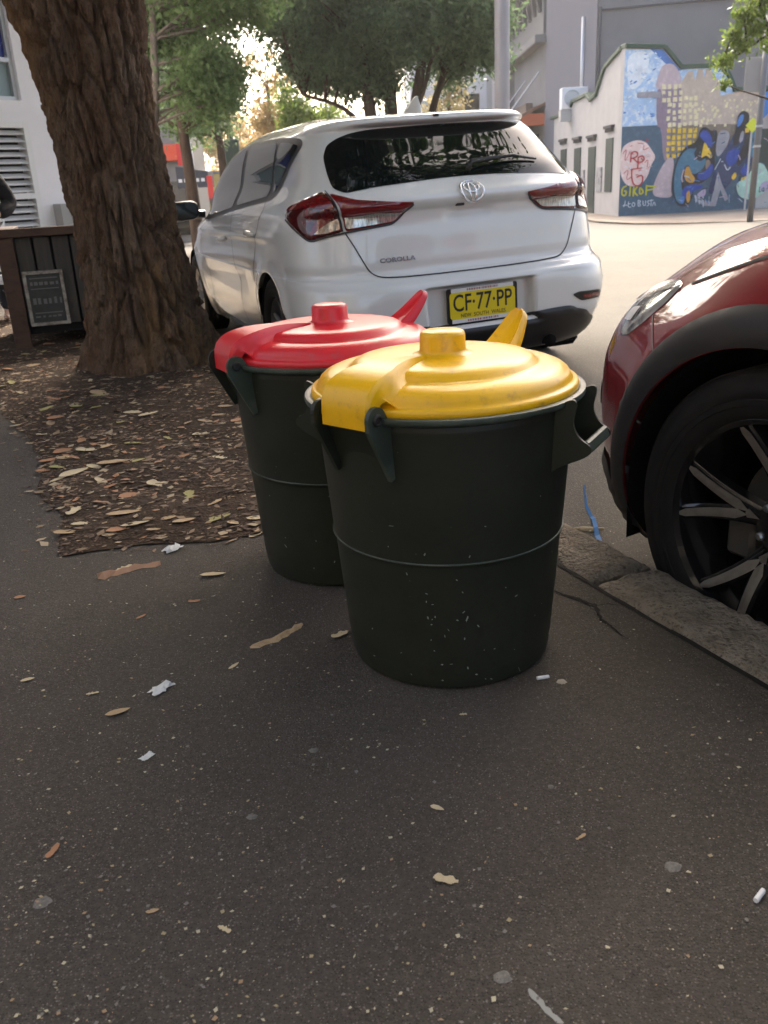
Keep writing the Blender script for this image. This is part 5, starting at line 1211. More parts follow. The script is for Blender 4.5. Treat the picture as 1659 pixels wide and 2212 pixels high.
# lime tag and pale tag below
for ln in ([(225, 1425), (180, 1450), (178, 1520), (215, 1530), (225, 1480), (200, 1478)], [(262, 1430), (255, 1535)], [(295, 1440), (290, 1540)], [(330, 1440), (293, 1490), (335, 1535)], [(355, 1450), (350, 1530), (395, 1500), (360, 1450)], [(420, 1430), (415, 1535)], [(418, 1440), (515, 1450)], [(418, 1485), (490, 1475)]): stroke('lime', sh_(ln), 15)
for ln in ([(215, 1580), (200, 1650), (190, 1620), (235, 1630)], [(245, 1590), (240, 1650), (270, 1650)], [(245, 1615), (265, 1612)], [(290, 1600), (275, 1630), (295, 1650), (312, 1620), (290, 1600)], [(340, 1580), (336, 1650), (370, 1635), (345, 1612), (368, 1595), (340, 1582)], [(385, 1590), (388, 1640), (412, 1640), (412, 1590)], [(450, 1590), (425, 1605), (455, 1630), (425, 1650)], [(470, 1580), (465, 1650)], [(450, 1592), (490, 1590)], [(480, 1650), (498, 1600), (510, 1650)]): stroke('chalk', sh_(ln), 8)
# big lettering
blob('black', sh_([(690, 1220), (780, 1060), (900, 1020), (930, 880), (990, 870), (1040, 920), (1110, 900), (1080, 1150), (1090, 1300), (1010, 1420), (890, 1470), (870, 1640), (770, 1690), (690, 1600), (665, 1450)]))
blob('tealm', sh_([(700, 1240), (790, 1080), (900, 1080), (870, 1140), (930, 1230), (1005, 1170), (985, 1280), (900, 1350), (850, 1330), (830, 1230), (760, 1300), (760, 1480), (810, 1600), (770, 1660), (705, 1600), (685, 1440)]))
blob('blue', sh_([(915, 950), (970, 890), (1040, 950), (1065, 1090), (1000, 1060), (960, 1000)])); blob('yellow', sh_([(975, 1010), (1020, 1090), (1062, 1160), (1040, 1200), (1000, 1150), (945, 1190), (960, 1100)]))
blob('olive', sh_([(1000, 1190), (1050, 1220), (1030, 1330), (990, 1290)])); blob('blue', sh_([(910, 1340), (990, 1330), (1060, 1220), (1080, 1320), (1010, 1410), (930, 1410)]))
blob('orange', sh_([(790, 1280), (830, 1250), (860, 1340), (900, 1390), (880, 1440), (790, 1410)])); stroke('pink', sh_([(780, 1290), (760, 1380), (775, 1420)]), 12)
blob('blue', sh_([(790, 1450), (960, 1450), (980, 1490), (870, 1520), (820, 1600), (760, 1560)])); blob('orange', sh_([(810, 1530), (850, 1500), (855, 1630), (820, 1640)])); blob('skyb', sh_([(750, 1570), (800, 1560), (790, 1650), (755, 1640)]))
blob('grey', sh_([(1110, 900), (1230, 930), (1200, 1080), (1110, 1200), (1085, 1100)]))
blob('navy', sh_([(1120, 1200), (1200, 1080), (1290, 900), (1420, 900), (1470, 860), (1480, 1100), (1420, 1420), (1300, 1350), (1230, 1500), (1100, 1560), (1020, 1560), (1060, 1400)]))
blob('black', sh_([(1290, 860), (1290, 770), (1340, 720), (1410, 760), (1400, 880), (1330, 1060), (1240, 1080)])); blob('skyb', sh_([(1285, 850), (1310, 770), (1355, 760), (1340, 850), (1290, 900)]))
blob('black', sh_([(1390, 860), (1440, 840), (1490, 870), (1470, 1000), (1430, 1140), (1390, 1200), (1310, 1310), (1300, 1200), (1360, 1080)])); blob('blue', sh_([(1180, 1170), (1260, 1090), (1340, 1120), (1300, 1250), (1220, 1290)])); blob('tealm', sh_([(1420, 900), (1480, 890), (1490, 1150), (1440, 1230), (1430, 1100)])); paint('yellow', sh_([(1368, 905), (1412, 895), (1410, 945), (1370, 950)]))
blob('grey', sh_([(1330, 930), (1365, 930), (1350, 1040), (1310, 1050)])); blob('blue', sh_([(1330, 1330), (1420, 1240), (1440, 1380), (1380, 1400)]))
blob('yellow', sh_([(1250, 1400), (1290, 1340), (1310, 1380), (1280, 1430)], ), 1); paint('yellow', sh_([(1355, 1410), (1410, 1390), (1405, 1460), (1350, 1490)])); blob('lilac', sh_([(900, 1570), (970, 1510), (1010, 1500), (1000, 1590)]))
paint('grey', sh_([(1120, 1330), (1160, 1450), (1240, 1620), (1200, 1640), (1150, 1520), (1110, 1690), (1000, 1680), (930, 1640), (900, 1560), (960, 1600), (1060, 1640)]))
for ln in ([(900, 1560), (910, 1640)], [(940, 1570), (945, 1660)], [(980, 1580), (985, 1690)], [(1085, 1310), (1140, 1200)], [(1180, 1260), (1210, 1330), (1240, 1290)]): stroke('chalk', sh_(ln), 9)
blob('mint', sh_([(1300, 1450), (1400, 1430), (1480, 1280), (1560, 1250), (1640, 1400), (1659, 1520), (1560, 1600), (1450, 1650), (1330, 1600)])); blob('lilac', sh_([(1540, 1480), (1640, 1440), (1659, 1530), (1560, 1590)]))
stroke('dgreen', sh_([(1545, 1510), (1540, 1570), (1560, 1560)]), 8); stroke('dgreen', sh_([(1580, 1520), (1565, 1550), (1585, 1565), (1592, 1530), (1578, 1520)]), 8); stroke('olive', sh_([(1640, 1490), (1615, 1500), (1640, 1520), (1615, 1540)]), 8)
blob('black', sh_([(1490, 560), (1540, 500), (1700, 500), (1700, 640), (1560, 760), (1500, 800)])); blob('skyb', sh_([(1500, 600), (1560, 540), (1640, 560), (1620, 720), (1560, 800), (1500, 840)])); blob('blue', sh_([(1600, 740), (1700, 700), (1700, 940), (1600, 920)])); blob('tealm', sh_([(1490, 960), (1540, 900), (1530, 1080), (1500, 1100)]))
for k in range(70):
    x, y, a = rd.uniform(680, 1640), rd.uniform(900, 1680), rd.uniform(0, 6.28); l_ = rd.uniform(15, 60)
    stroke(rd.choice(('black', 'chalk', 'navy', 'skyb', 'tealm', 'lilac')), sh_([(x, y), (x + l_ * .5 * math.cos(a) + 8, y + l_ * .5 * math.sin(a)), (x + l_ * math.cos(a), y + l_ * math.sin(a))]), rd.uniform(4, 10))
for k in range(14):
    x, y = rd.uniform(700, 1500), rd.uniform(1350, 1600); stroke(rd.choice(('black', 'blue', 'tealm', 'chalk')), sh_([(x, y), (x + 1, y + rd.uniform(40, 130))]), 3.5)
pm.build('mural', mmats, fw_)
e = MB(); e.box(fu * 4.75 + Z * 1.55 + fn_ * .02, (.75, .08, 1.75), M=Matrix((fu, fn_, Z)).transposed(), bev=.02); e.build('door', m_dkgreen, mu)
# ---- grey building behind, and air conditioner
gb = thing('grey_building', 'tall blank grey building rising behind the mural building with a thin conduit', 'building', (8.9, 36.5, -.4))
b = MB(); b.prism([(0, 0), (22, 2), (22, 14), (-.9, 14), (-.9, 5.2)], (0, 0, 0), (1, 0, 0), (0, 1, 0), (0, 0, 1), 13); b.build('wall', m_grey, gb)
b = MB(); b.prism([(-.03, .02), (-.06, .0), (-.95, 5.2), (-.9, 5.2)], (0, 0, 0), (1, 0, 0), (0, 1, 0), (0, 0, 1), 13); b.build('side_wall', m_greyside, gb)
b = MB(); b.tube([(.05, -.08, 7.0), (3.2, .17, 7.15), (6.2, .46, 7.25), (9.5, .75, 7.25), (16, 1.35, 7.4)], .035, 6); b.build('conduit', m_drk, gb)
b = MB(); b.tube([(-.28, 1.2, 3.0), (-.28, 1.2, 7.0)], .09, 10); b.build('downpipe', m_alu, gb, smooth=True)
b = MB(); b.tube([(.02, -.10, 3), (.02, -.10, 7.1)], .06, 8); b.build('downpipe', m_drk, gb, smooth=True)
ac = thing('air_conditioner', 'white air-conditioning unit on the roof of the mural building', 'air conditioner', (8.6, 37.4, 3.35))
b = MB(); b.box((-.35, 0, .40), (1.05, .5, .78), bev=.03); b.build('casing', m_whitepl, ac)
b = MB(); b.lathe([(.30, 0), (.30, .03), (.27, .03), (.26, .005), (0, .005)], 32, c=(-.48, -.25, .40), M=Matrix.Rotation(R(90), 3, 'X')); b.build('fan_grille', m_alu, ac, smooth=True, sharp=R(30))
b = MB(); b.box((-.35, 0, -.2), (1.1, .4, .4)); b.build('stand', m_alu, ac)
# ---- ornate dark building further along
ob = thing('ornate_building', 'dark grey terrace with bracketed cornice and sloping street awning behind the grey pole', 'building', (8.0, 42, -.4))
b = MB(); b.box((4, 5.5, 6.5), (8, 11, 13)); b.build('wall', m_drk, ob)
b = MB(); b.box((-.06, 5.5, 8.4), (.12, 11, 2.6)); fr_ = b.build('upper_facade', mat('mid_grey_render', (.14, .14, .145), rough=.85), ob)
b = MB(); b.box((-.25, 5.5, 6.9), (.5, 11.2, .35), bev=.04); b.build('string_course', m_grey, ob)
b = MB(); b.box((-.3, 5.5, 9.9), (.6, 11.2, .4), bev=.04); b.build('cornice', m_grey, ob)
for k in range(9):
    y = .6 + k * 1.22; e = MB(); e.prism([(0, 8.0), (.10, 8.0), (.22, 8.5), (.16, 8.9), (.40, 9.4), (.45, 9.7), (0, 9.7)], (-.12, y - .17, 0), (-1, 0, 0), (0, 0, 1), (0, 1, 0), .34); e.build('bracket', m_drk, ob)
    if k < 8:
        e = MB(); e.tube([(-.20, y + .61 + .44 * math.cos(t), 9.05 + .42 * math.sin(t)) for t in np.linspace(0, math.pi, 12)], .07, 6); e.build('arch_moulding', m_drk, ob, smooth=True)
e = MB(); e.add([(0, 0, 4.3), (0, 9, 4.3), (-1.9, 9, 3.5), (-1.9, 0, 3.5), (0, 0, 4.42), (0, 9, 4.42), (-1.9, 9, 3.62), (-1.9, 0, 3.62)], [(0, 1, 2, 3), (7, 6, 5, 4), (3, 2, 6, 7), (0, 3, 7, 4), (1, 5, 6, 2)]); e.build('awning', mat('rusty_awning', (.16, .075, .045), rough=.8), ob)
for y in (1.5, 5.2):
    e = MB(); e.tube([(0, y, 5.8), (-1.8, y, 3.6)], .03, 6); e.build('awning_stay', m_alu, ob)
e = MB(); e.box((-.03, 2.6, 2.0), (.06, 2.4, 2.4)); e.build('shop_window', m_glass, ob)
e = MB(); e.box((-.5, .3, 3.75), (1.1, .4, .5), bev=.03); e.build('hanging_lamp_box', mat('orange_sign', srgb(190, 90, 50), rough=.6), ob)
# ---- white building and brown brick wall far back
fb = thing('white_tower_building', 'far white multi-storey building seen between the tree and the grey pole', 'building', (9.4, 58, -.5))
b = MB(); b.box((-2.4, 4, 8), (8.2, 8, 16)); b.build('wall', m_wwall, fb)
for x_, z_ in ((-2.9, 9.2), (-.6, 9.2), (-2.9, 12.2), (-.6, 12.2), (-2.9, 5.6)):
    e = MB(); e.box((x_, -.02, z_), (1.1, .1, 1.5), bev=.02); w_ = e.build('window', m_glass, fb)
    e = MB(); e.box((x_, -.08, z_ - .82), (1.3, .2, .1)); e.build('sill', m_alu, w_)
e = MB(); e.box((-1.75, -.08, 8), (.3, .16, 16)); e.build('pilaster', m_alu, fb)
m_brick = mat('brown_brick', (.10, .072, .062), rough=.9, noise_=[(3, (.13, .09, .075), .4, .7)], bump=[(20, .5, .02)])
bw = thing('brown_brick_house', 'low brown brick building with slit windows beside the grey street pole', 'building', (5.2, 44, -.45))
b = MB(); b.prism([(-1.2, 0), (2.6, 0), (2.6, 4.6), (2.3, 4.6), (2.3, 4.25), (-.2, 3.3), (-1.2, 3.2)], (0, 0, 0), (1, 0, 0), (0, 0, 1), (0, 1, 0), 6); b.build('wall', m_brick, bw)
for k in range(4): e = MB(); e.box((-.5 + k * .7, -.02, 2.0), (.22, .08, .9)); e.build('slit_window', m_dark, bw)
# ---- grey pole, sign post, diamond sign
m_galv = mat('galvanised_pole', (.40, .39, .41), rough=.55, metal=.2, noise_=[(3, (.34, .32, .33), .4, .7), (5, (.42, .33, .27), .62, .75)], stretch=(1, 1, .3))
pl_ = thing('street_pole', 'thick pale grey street pole rising behind the white car', 'pole', (2.56, 17.6, -.3))
b = MB(); b.lathe([(.17, 0), (.17, .05), (.142, .08), (.138, 2), (.126, 9)], 28); b.build('shaft', m_galv, pl_, smooth=True)
b = MB(); b.box((0, -.14, 1.0), (.14, .05, .4), bev=.01); b.build('access_hatch', m_galv, pl_)
b = MB(); b.lathe([(.140, 0), (.140, .06)], 28, c=(0, 0, 4.9)); b.build('clamp_band', m_alu, pl_, smooth=True)
sp = thing('sign_post', 'slim grey sign post standing in front of the mural', 'sign post', (9.55, 22.9, -.38))
b = MB(); b.tube([(0, 0, 0), (.02, 0, 4.6)], .075, 12); b.build('post', mat('dull_grey_post', (.16, .16, .17), rough=.6, metal=.3), sp, smooth=True)
b = MB(); b.box((-.21, .05, 3.36), (.43, .03, .76), bev=.01); b.build('sign_back', mat('sign_back_grey', (.30, .285, .27), rough=.6), sp)
for z_ in (2.2, 1.75): b = MB(); b.lathe([(.085, 0), (.085, .05)], 14, c=(0.01, 0, z_)); b.build('clamp_band', m_alu, sp)
ds = thing('diamond_sign', 'small lime-yellow diamond road sign near the mural parapet', 'sign', (11.3, 28.0, -.3))
b = MB(); b.box((.2, 0, 2.38), (.30, .02, .30), M=Matrix.Rotation(R(45), 3, 'Y'), bev=.005); b.build('plate', mat('lime_sign', srgb(206, 214, 40), rough=.4), ds)
b = MB(); b.tube([(.2, .05, 0), (.2, .05, 2.6)], .03, 8); b.build('post', m_alu, ds)
# ---- far-left shop fronts
sf = thing('corner_shop', 'grey shopfront with orange-red sign far along the left footpath', 'shop', (-6.3, 27.5, -.35))
b = MB(); b.box((-1.2, 1.5, 2.6), (4.6, 3, 5.2)); b.build('wall', mat('shop_grey', (.22, .215, .21), rough=.85), sf)
b = MB(); b.box((.40, -.12, 2.48), (1.3, .2, .44), bev=.02); sg = b.build('orange_sign', mat('orange_red_sign', srgb(214, 74, 40), rough=.5, noise_=[(3, srgb(226, 130, 80), .55, .7)]), sf)
b = MB(); b.box((.98, -.235, 2.42), (.20, .02, .60), bev=.004); b.build('red_panel', mat('red_sign', srgb(200, 40, 40), rough=.5), sg)
b = MB(); b.box((1.22, -.2, 2.35), (.22, .05, .75), bev=.01); b.build('white_panel', m_whitepl, sf)
b = MB(); b.box((.2, -.03, .95), (1.6, .1, 1.5)); b.build('shop_window', m_glass, sf)
b = MB(); b.prism([(0, 0), (.9, 0), (.9, .42), (0, .58)], (.92, -.9, 1.5), (1, 0, 0), (0, 0, 1), (0, 1, 0), .9); b.build('dark_awning', mat('slate_awning', (.05, .055, .07), rough=.8), sf)
for k in range(5): b = MB(); b.box((1.02 + k * .16, -.91, 1.70), (.10, .012, .09)); b.build('awning_lettering', m_whitepl, sf)
rp = thing('red_marker_post', 'short red-topped marker post beside the distant shopfront', 'post', (-4.1, 24.5, -.35))
b = MB(); b.tube([(0, 0, 0), (0, 0, 1.2)], .05, 8); b.build('post', m_drk, rp); b = MB(); b.box((0, 0, 1.45), (.14, .05, .62), bev=.01); b.build('red_flag', MATS['red_sign'], rp)
tb = thing('dark_signal_box', 'dark green traffic signal box hanging on a thin post far down the street', 'traffic signal', (-3.35, 24, -.35))
b = MB(); b.tube([(0, 0, 0), (0, 0, 2.9)], .05, 8); b.build('post', m_drk, tb); b = MB(); b.box((0, -.1, 2.05), (.36, .2, 1.05), bev=.03); b.build('housing', mat('signal_green', (.03, .06, .05), rough=.6), tb)
yw = thing('ochre_wall', 'ochre-yellow wall in sunlight at the end of the street', 'wall', (-5, 40, -.45))
b = MB(); b.box((0, 0, 1.1), (9, .3, 2.2)); b.build('face', mat('ochre', (.45, .34, .12), rough=.9, noise_=[(1, (.30, .24, .08), .4, .7)]), yw)
b = MB(); b.box((0, 0, 2.26), (9.1, .4, .12), bev=.02); b.build('capping', m_grey, yw)
# ---- terrace behind the photographer, on the building line of the footpath
tr_ = thing('terrace_building', 'two-storey terrace along the inner edge of the footpath behind the photographer', 'building', (*kerb_xy(-4, -4.6), 0))
Mk = Matrix.Rotation(R(114.2), 3, 'Z')
b = MB(); b.box(Mk @ Vector((0, 3.0, 3.6)), (14, 6, 7.2), M=Mk); b.build('wall', mat('cream_render', (.46, .42, .36), rough=.85), tr_)
for i in range(5):
    for j in range(2):
        b = MB(); b.box(Mk @ Vector((-5.4 + i * 2.7, -.02, 1.5 + j * 3.2)), (1.1, .12, 1.8), M=Mk, bev=.02); w_ = b.build('window', m_glass, tr_)
        b = MB(); b.box(Mk @ Vector((-5.4 + i * 2.7, -.10, .52 + j * 3.2)), (1.3, .2, .1), M=Mk); b.build('sill', m_conc, w_)
# ============================================================ litter, leaves
m_lf = [mat('dry_leaf_tan', (.46, .33, .19), rough=.75, noise_=[(60, (.28, .18, .10), .45, .7)]),
        mat('dry_leaf_cream', (.60, .50, .32), rough=.75, noise_=[(60, (.38, .28, .16), .45, .7)]),
        mat('dry_leaf_orange', (.40, .20, .10), rough=.75, noise_=[(60, (.25, .12, .07), .45, .7)]),
        mat('dry_leaf_olive', (.36, .33, .12), rough=.75, noise_=[(60, (.25, .2, .09), .45, .7)])]
def leaf_mesh(kind, seed):
    g = random.Random(seed); L, W = 1., g.uniform(.34, .62); n = 9; V = []
    curl = g.uniform(.08, .35); bendv = g.uniform(-.15, .3)
    for i in range(n):
        f = i / (n - 1); w_ = W * .5 * (math.sin(math.pi * f ** .8) ** .75 if 0 < f < 1 else .02) * g.uniform(.85, 1.1)
        if kind == 'scrap': w_ = W * .5 * g.uniform(.4, 1.15) * (1 if 0 < i < n - 1 else .5)
        for u in (-1, -.5, 0, .5, 1):
            V.append((L * (f - .5), w_ * u + bendv * .25 * math.sin(f * 3), .02 + curl * .35 * (w_ * u) ** 2 / (W * .5) ** 2 * W + .12 * curl * abs(f - .5) ** 2 * 4))
    F = [(i * 5 + j, (i + 1) * 5 + j, (i + 1) * 5 + j + 1, i * 5 + j + 1) for i in range(n - 1) for j in range(4)]
    return V, F
LM = {}
for ci in range(4):
    for k in range(5):
        V, F = leaf_mesh('leaf' if k < 3 else 'scrap', 40 + k + 7 * ci)
        me = bpy.data.meshes.new('fallen_leaf'); me.from_pydata(V, [], F); me.materials.append(m_lf[ci]); me.polygons.foreach_set('use_smooth', [True] * len(F)); LM[(ci, k)] = me
from mathutils.bvhtree import BVHTree
bvh = BVHTree.FromPolygons([v.co for v in bed.data.vertices], [tuple(p.vertices) for p in bed.data.polygons])
def ground(x, y):
    h = bvh.ray_cast(Vector((x, y, 1)), Vector((0, 0, -1)))[0]
    if h: return h.z
    n = x * .912 + y * .41
    return float(road_z(x, y)) if n > KN + KW else 0.0
def leaf(x, y, ln, az, ci, k, label, group, tilt=0.):
    o = bpy.data.objects.new('fallen_leaf', LM[(ci, k)]); col.objects.link(o)
    o.location = (x, y, ground(x, y) + .002); o.rotation_euler = (random.uniform(-.12, .12) + tilt, random.uniform(-.12, .12), az); o.scale = (ln, ln, ln)
    tag(o, label.replace('COL', ('tan', 'cream', 'rusty orange', 'olive-yellow')[ci]).replace('KIND', 'leaf' if k < 3 else 'leaf scrap'), 'leaf', group); return o
LB = [(-2.064, 5.251), (-1.673, 4.454), (-1.385, 4.325), (-1.132, 3.946), (-1.043, 3.887), (-1.071, 4.503), (-.804, 4.23), (-.83, 3.704), (-.76, 3.733), (-.714, 3.818), (-.609, 3.716), (-.878, 3.497), (-1.167, 3.355), (-1.287, 3.278), (-1.2, 3.276), (-1.008, 3.17), (-1.131, 3.077), (-.756, 3.202), (-.913, 3.175), (-.854, 2.792), (-.781, 2.904), (-.935, 2.537), (-.818, 2.586), (-.759, 2.491), (-.613, 2.505), (-.664, 2.52), (-.381, 2.423), (-.803, 2.462), (-1.477, 3.585), (-1.45, 3.673), (-1.592, 4.409), (-.821, 2.431), (-.694, 2.447), (-.704, 3.95), (-.737, 3.496), (-1.17, 3.025), (-1.073, 3.139), (-.996, 2.958), (-.51, 2.527), (-.649, 2.76), (-1.521, 4.61), (-2.164, 5.151), (-2.039, 4.976), (-1.944, 5.811), (-2.01, 5.991)]
rd = random.Random(77)
big = {2: .14, 4: .12, 15: .13, 12: .09, 16: .12, 13: .10, 19: .075, 22: .11, 23: .09, 0: .11, 10: .09, 20: .09, 3: .09, 1: .06, 21: .07}
for i, (x, y) in enumerate(LB):
    leaf(x, y, big.get(i, rd.uniform(.045, .08)), rd.gauss(.25, .6), rd.choice((0, 0, 1, 1, 2, 3)), rd.randrange(5), 'dry COL KIND lying on the bark litter of the tree bed', 'fallen leaves on the tree bed')
def in_bed(x, y): return bvh.ray_cast(Vector((x, y, 1)), Vector((0, 0, -1)))[0] is not None
k = 0
while k < 110:
    x, y = rd.uniform(-2.6, .1), rd.uniform(2.35, 6.3)
    if in_bed(x, y) and ((x + 1.27) ** 2 + (y - 5.12) ** 2 > .3):
        if rd.random() < .5 and y > 2.9 and bed_edge(x, y) > .35: continue
        leaf(x, y, rd.uniform(.038, .085), rd.gauss(.25, .8), rd.choice((0, 0, 1, 2, 2, 3)), rd.randrange(5), 'dry COL KIND lying on the bark litter of the tree bed', 'fallen leaves on the tree bed'); k += 1
LP = [(-.114, 1.757, .05, 4), (-.464, 2.127, .07, 0), (-.546, 1.487, .05, 1), (.062, .999, .036, 4), (-.545, 1.102, .03, 3), (-.25, .929, .02, 3), (.061, 1.155, .025, 0), (.275, 1.072, .02, 3), (-.358, .969, .02, 1), (-.485, 1.972, .03, 3), (.13, 1.416, .015, 3), (-.382, 2.40, .045, 4), (-.339, 1.643, .03, 2), (-.777, 1.63, .03, 1), (-.618, 1.561, .025, 3), (-.72, 2.2, .05, 3), (-.95, 2.05, .03, 0), (-.6, 1.9, .03, 1)]
for x, y, ln, k in LP: leaf(x, y, ln, rd.gauss(.4, .5), rd.choice((0, 1, 1, 2)), k, 'small dry COL KIND lying on the dark asphalt footpath', 'leaf scraps on the footpath')
# litter too small and too many to count
def chips(name, n, place, lo, hi, cols_, parent=None, asp=.45, seed=0):
    g = np.random.default_rng(seed); V = []; F = []; T = []; I = []
    pts = place(n, g)
    for (x, y, z) in pts:
        l = lo + (hi - lo) * g.random() ** 2.2; w_ = l * (asp * (.5 + g.random())); a = g.normal(.35, .8); ca, sa = math.cos(a), math.sin(a); tz = g.normal(0, .25) * l
        b = len(V)
        for u, v in ((-.5, -.3), (.1, -.5), (.5, .1), (-.1, .5)): V.append((x + (u * l) * ca - (v * w_) * sa, y + (u * l) * sa + (v * w_) * ca, z + .0015 + max(0, u * tz) + .001 * g.random()))
        F.append((b, b + 1, b + 2, b + 3)); I.append(int(g.integers(len(cols_))))
    o = mk(name, V, np.array(F), cols_, parent, idx=I); return o
def place_bed(n, g):
    out = []
    while len(out) < n:
        x, y = g.uniform(-3.2, .3), g.uniform(2.3, 7.5)
        if y > 5.2 and g.random() < .6: continue
        h = bvh.ray_cast(Vector((x, y, 1)), Vector((0, 0, -1)))[0]
        if not h:      # litter spilling a little way over the edge
            sx_, sy_ = x + g.normal(0, .07), y + g.normal(0, .07)
            if g.random() < .6 and in_bed(sx_, sy_): out.append((x, y, 0.001))
        if h:
            d = noise.noise(Vector((x * 2.2, y * 2.2, 4)))
            e = bed_edge(x, y)
            if g.random() < .5 + .5 * d + .5 * math.exp(-e / .2): out.append((x, y, h.z))
    return out
m_c = [mat('chip_dark', (.05, .032, .022), rough=.9), mat('chip_brown', (.085, .055, .038), rough=.9), mat('chip_mid', (.13, .085, .055), rough=.9), mat('chip_tan', (.26, .18, .11), rough=.9), mat('chip_cream', (.40, .32, .21), rough=.9)]
tag(chips('bark_litter', 13000, place_bed, .008, .040, [m_c[0], m_c[0], m_c[1], m_c[1], m_c[2], m_c[2], m_c[3]], seed=3), 'loose dark bark chips and broken leaves covering the tree bed', 'bark litter', kind='stuff')
tag(chips('leaf_crumbs', 2400, place_bed, .010, .046, [m_c[3], m_c[3], m_c[4], m_c[4], m_lf[2]], asp=.6, seed=4), 'pale crumbs of broken leaves scattered over the tree bed', 'leaf crumbs', kind='stuff')
def place_foot(n, g):
    out = []
    while len(out) < n:
        y = .55 + 5.2 * g.random() ** 1.6; x = g.uniform(-.75 * y - .1, .75 * y + .1)
        if x * .912 + y * .41 > KN - .03 or in_bed(x, y): continue
        d = noise.noise(Vector((x * 1.3, y * 1.3, 8)))
        if g.random() < .55 + .6 * d + (.3 if x < 0 else 0): out.append((x, y, 0.0005))
    return out
m_f = [mat('fleck_cream', (.50, .45, .31), rough=.8), mat('fleck_straw', (.36, .30, .17), rough=.8), mat('fleck_grey', (.20, .185, .165), rough=.8), mat('fleck_tan', (.36, .24, .14), rough=.8)]
tag(chips('pale_flecks', 4800, place_foot, .0018, .0085, [m_f[0], m_f[0], m_f[1], m_f[2], m_f[2], m_f[3]], asp=.7, seed=5), 'tiny pale seed husks and leaf crumbs scattered over the asphalt footpath', 'leaf crumbs', kind='stuff')
tag(chips('asphalt_grit', 9000, place_foot, .0012, .0040, [m_f[2], mat('grit_grey', (.12, .11, .10), rough=.9), mat('grit_brown', (.10, .08, .065), rough=.9)], asp=.9, seed=6), 'fine pale grit in the surface of the asphalt footpath', 'grit', kind='stuff')
def place_gut(n, g):
    out = []
    for _ in range(n):
        t = g.uniform(1.2, 4.2); n_ = KN + KW + abs(g.normal(0, .14)) + .005; x, y = kerb_xy(t, n_); out.append((x, y, float(road_z(x, y)) + .006))
    return out
tag(chips('gutter_grit', 1600, place_gut, .003, .012, [m_f[2], m_c[3], m_c[2], m_f[0]], asp=.8, seed=7), 'pale stones and leaf crumbs gathered in the gutter beside the kerb', 'grit', kind='stuff')
# bark strips, tissue, cigarette ends, gum, blue strip, stick
def ragged(name, label, cat, x, y, ln, w_, az, m, seed, z=0., thick=.004, group=None):
    g = random.Random(seed); n = 11; V = []
    for i in range(n):
        f = i / (n - 1); wl, wr = w_ * .5 * g.uniform(.5, 1.2), w_ * .5 * g.uniform(.5, 1.2); s = .3 if i in (0, n - 1) else 1
        k = ln * .06 * math.sin(f * 4 + seed)
        V += [((f - .5) * ln, -wl * s + k, .001), ((f - .5) * ln, k, thick * g.uniform(.6, 1.4)), ((f - .5) * ln, wr * s + k, .001)]
    F = [(i * 3 + j, (i + 1) * 3 + j, (i + 1) * 3 + j + 1, i * 3 + j + 1) for i in range(n - 1) for j in range(2)]
    o = mk(name, V, F, m, smooth=False); o.location = (x, y, z); o.rotation_euler = (0, 0, az); return tag(o, label, cat, group)
ragged('bark_strip', 'long ragged tan bark strip on the asphalt left of the yellow-lidded bin', 'bark strip', -.257, 1.768, .15, .028, .72, m_lf[0], 3)
ragged('bark_strip', 'thick pinkish bark piece on the asphalt below the tree bed corner', 'bark strip', -.702, 2.187, .17, .038, .38, mat('pink_bark', (.42, .24, .15), rough=.8), 5, thick=.012)
m_tis = mat('white_tissue', (.72, .72, .70), rough=.9)
for i, (x, y, ln, lab) in enumerate(((-.478, 1.565, .052, 'crumpled white tissue scrap, the largest on the asphalt'), (-.452, 1.334, .028, 'small folded white paper scrap on the open asphalt'), (-.61, 2.324, .06, 'torn white paper scrap at the edge of the tree bed'))):
    g = random.Random(20 + i); V = []; n = 7
    for a in range(n):
        for b_ in range(n): V.append(((a / (n - 1) - .5) * ln * g.uniform(.7, 1.1), (b_ / (n - 1) - .5) * ln * .55 * g.uniform(.6, 1.2), .002 + g.random() * ln * .22 * (1 if 0 < a < n - 1 and 0 < b_ < n - 1 else .3)))
    o = mk('paper_scrap', V, [(a * n + b_, (a + 1) * n + b_, (a + 1) * n + b_ + 1, a * n + b_ + 1) for a in range(n - 1) for b_ in range(n - 1)], m_tis); o.location = (x, y, 0); o.rotation_euler = (0, 0, .9); tag(o, lab, 'paper scrap')
m_cig = mat('cigarette_paper', (.78, .78, .80), rough=.7)
for i, (x, y, az, lab) in enumerate(((.303, 1.529, .15, 'white cigarette end lying by the foot of the yellow-lidded bin'), (.492, .937, .75, 'white cigarette end on the open asphalt away from the bins'))):
    b = MB(); b.tube([(-.0125, 0, .004), (.010, .0005, .004), (.013, .001, .0042)], [.0038, .0039, .0034], 12); o = b.build('cigarette_end', m_cig, None, smooth=True, sharp=R(50)); o.location = (x, y, .0); o.rotation_euler = (0, 0, az); tag(o, lab, 'cigarette end')
m_gum = mat('old_gum', (.20, .185, .165), rough=.8, noise_=[(200, (.13, .12, .11), .4, .6)])
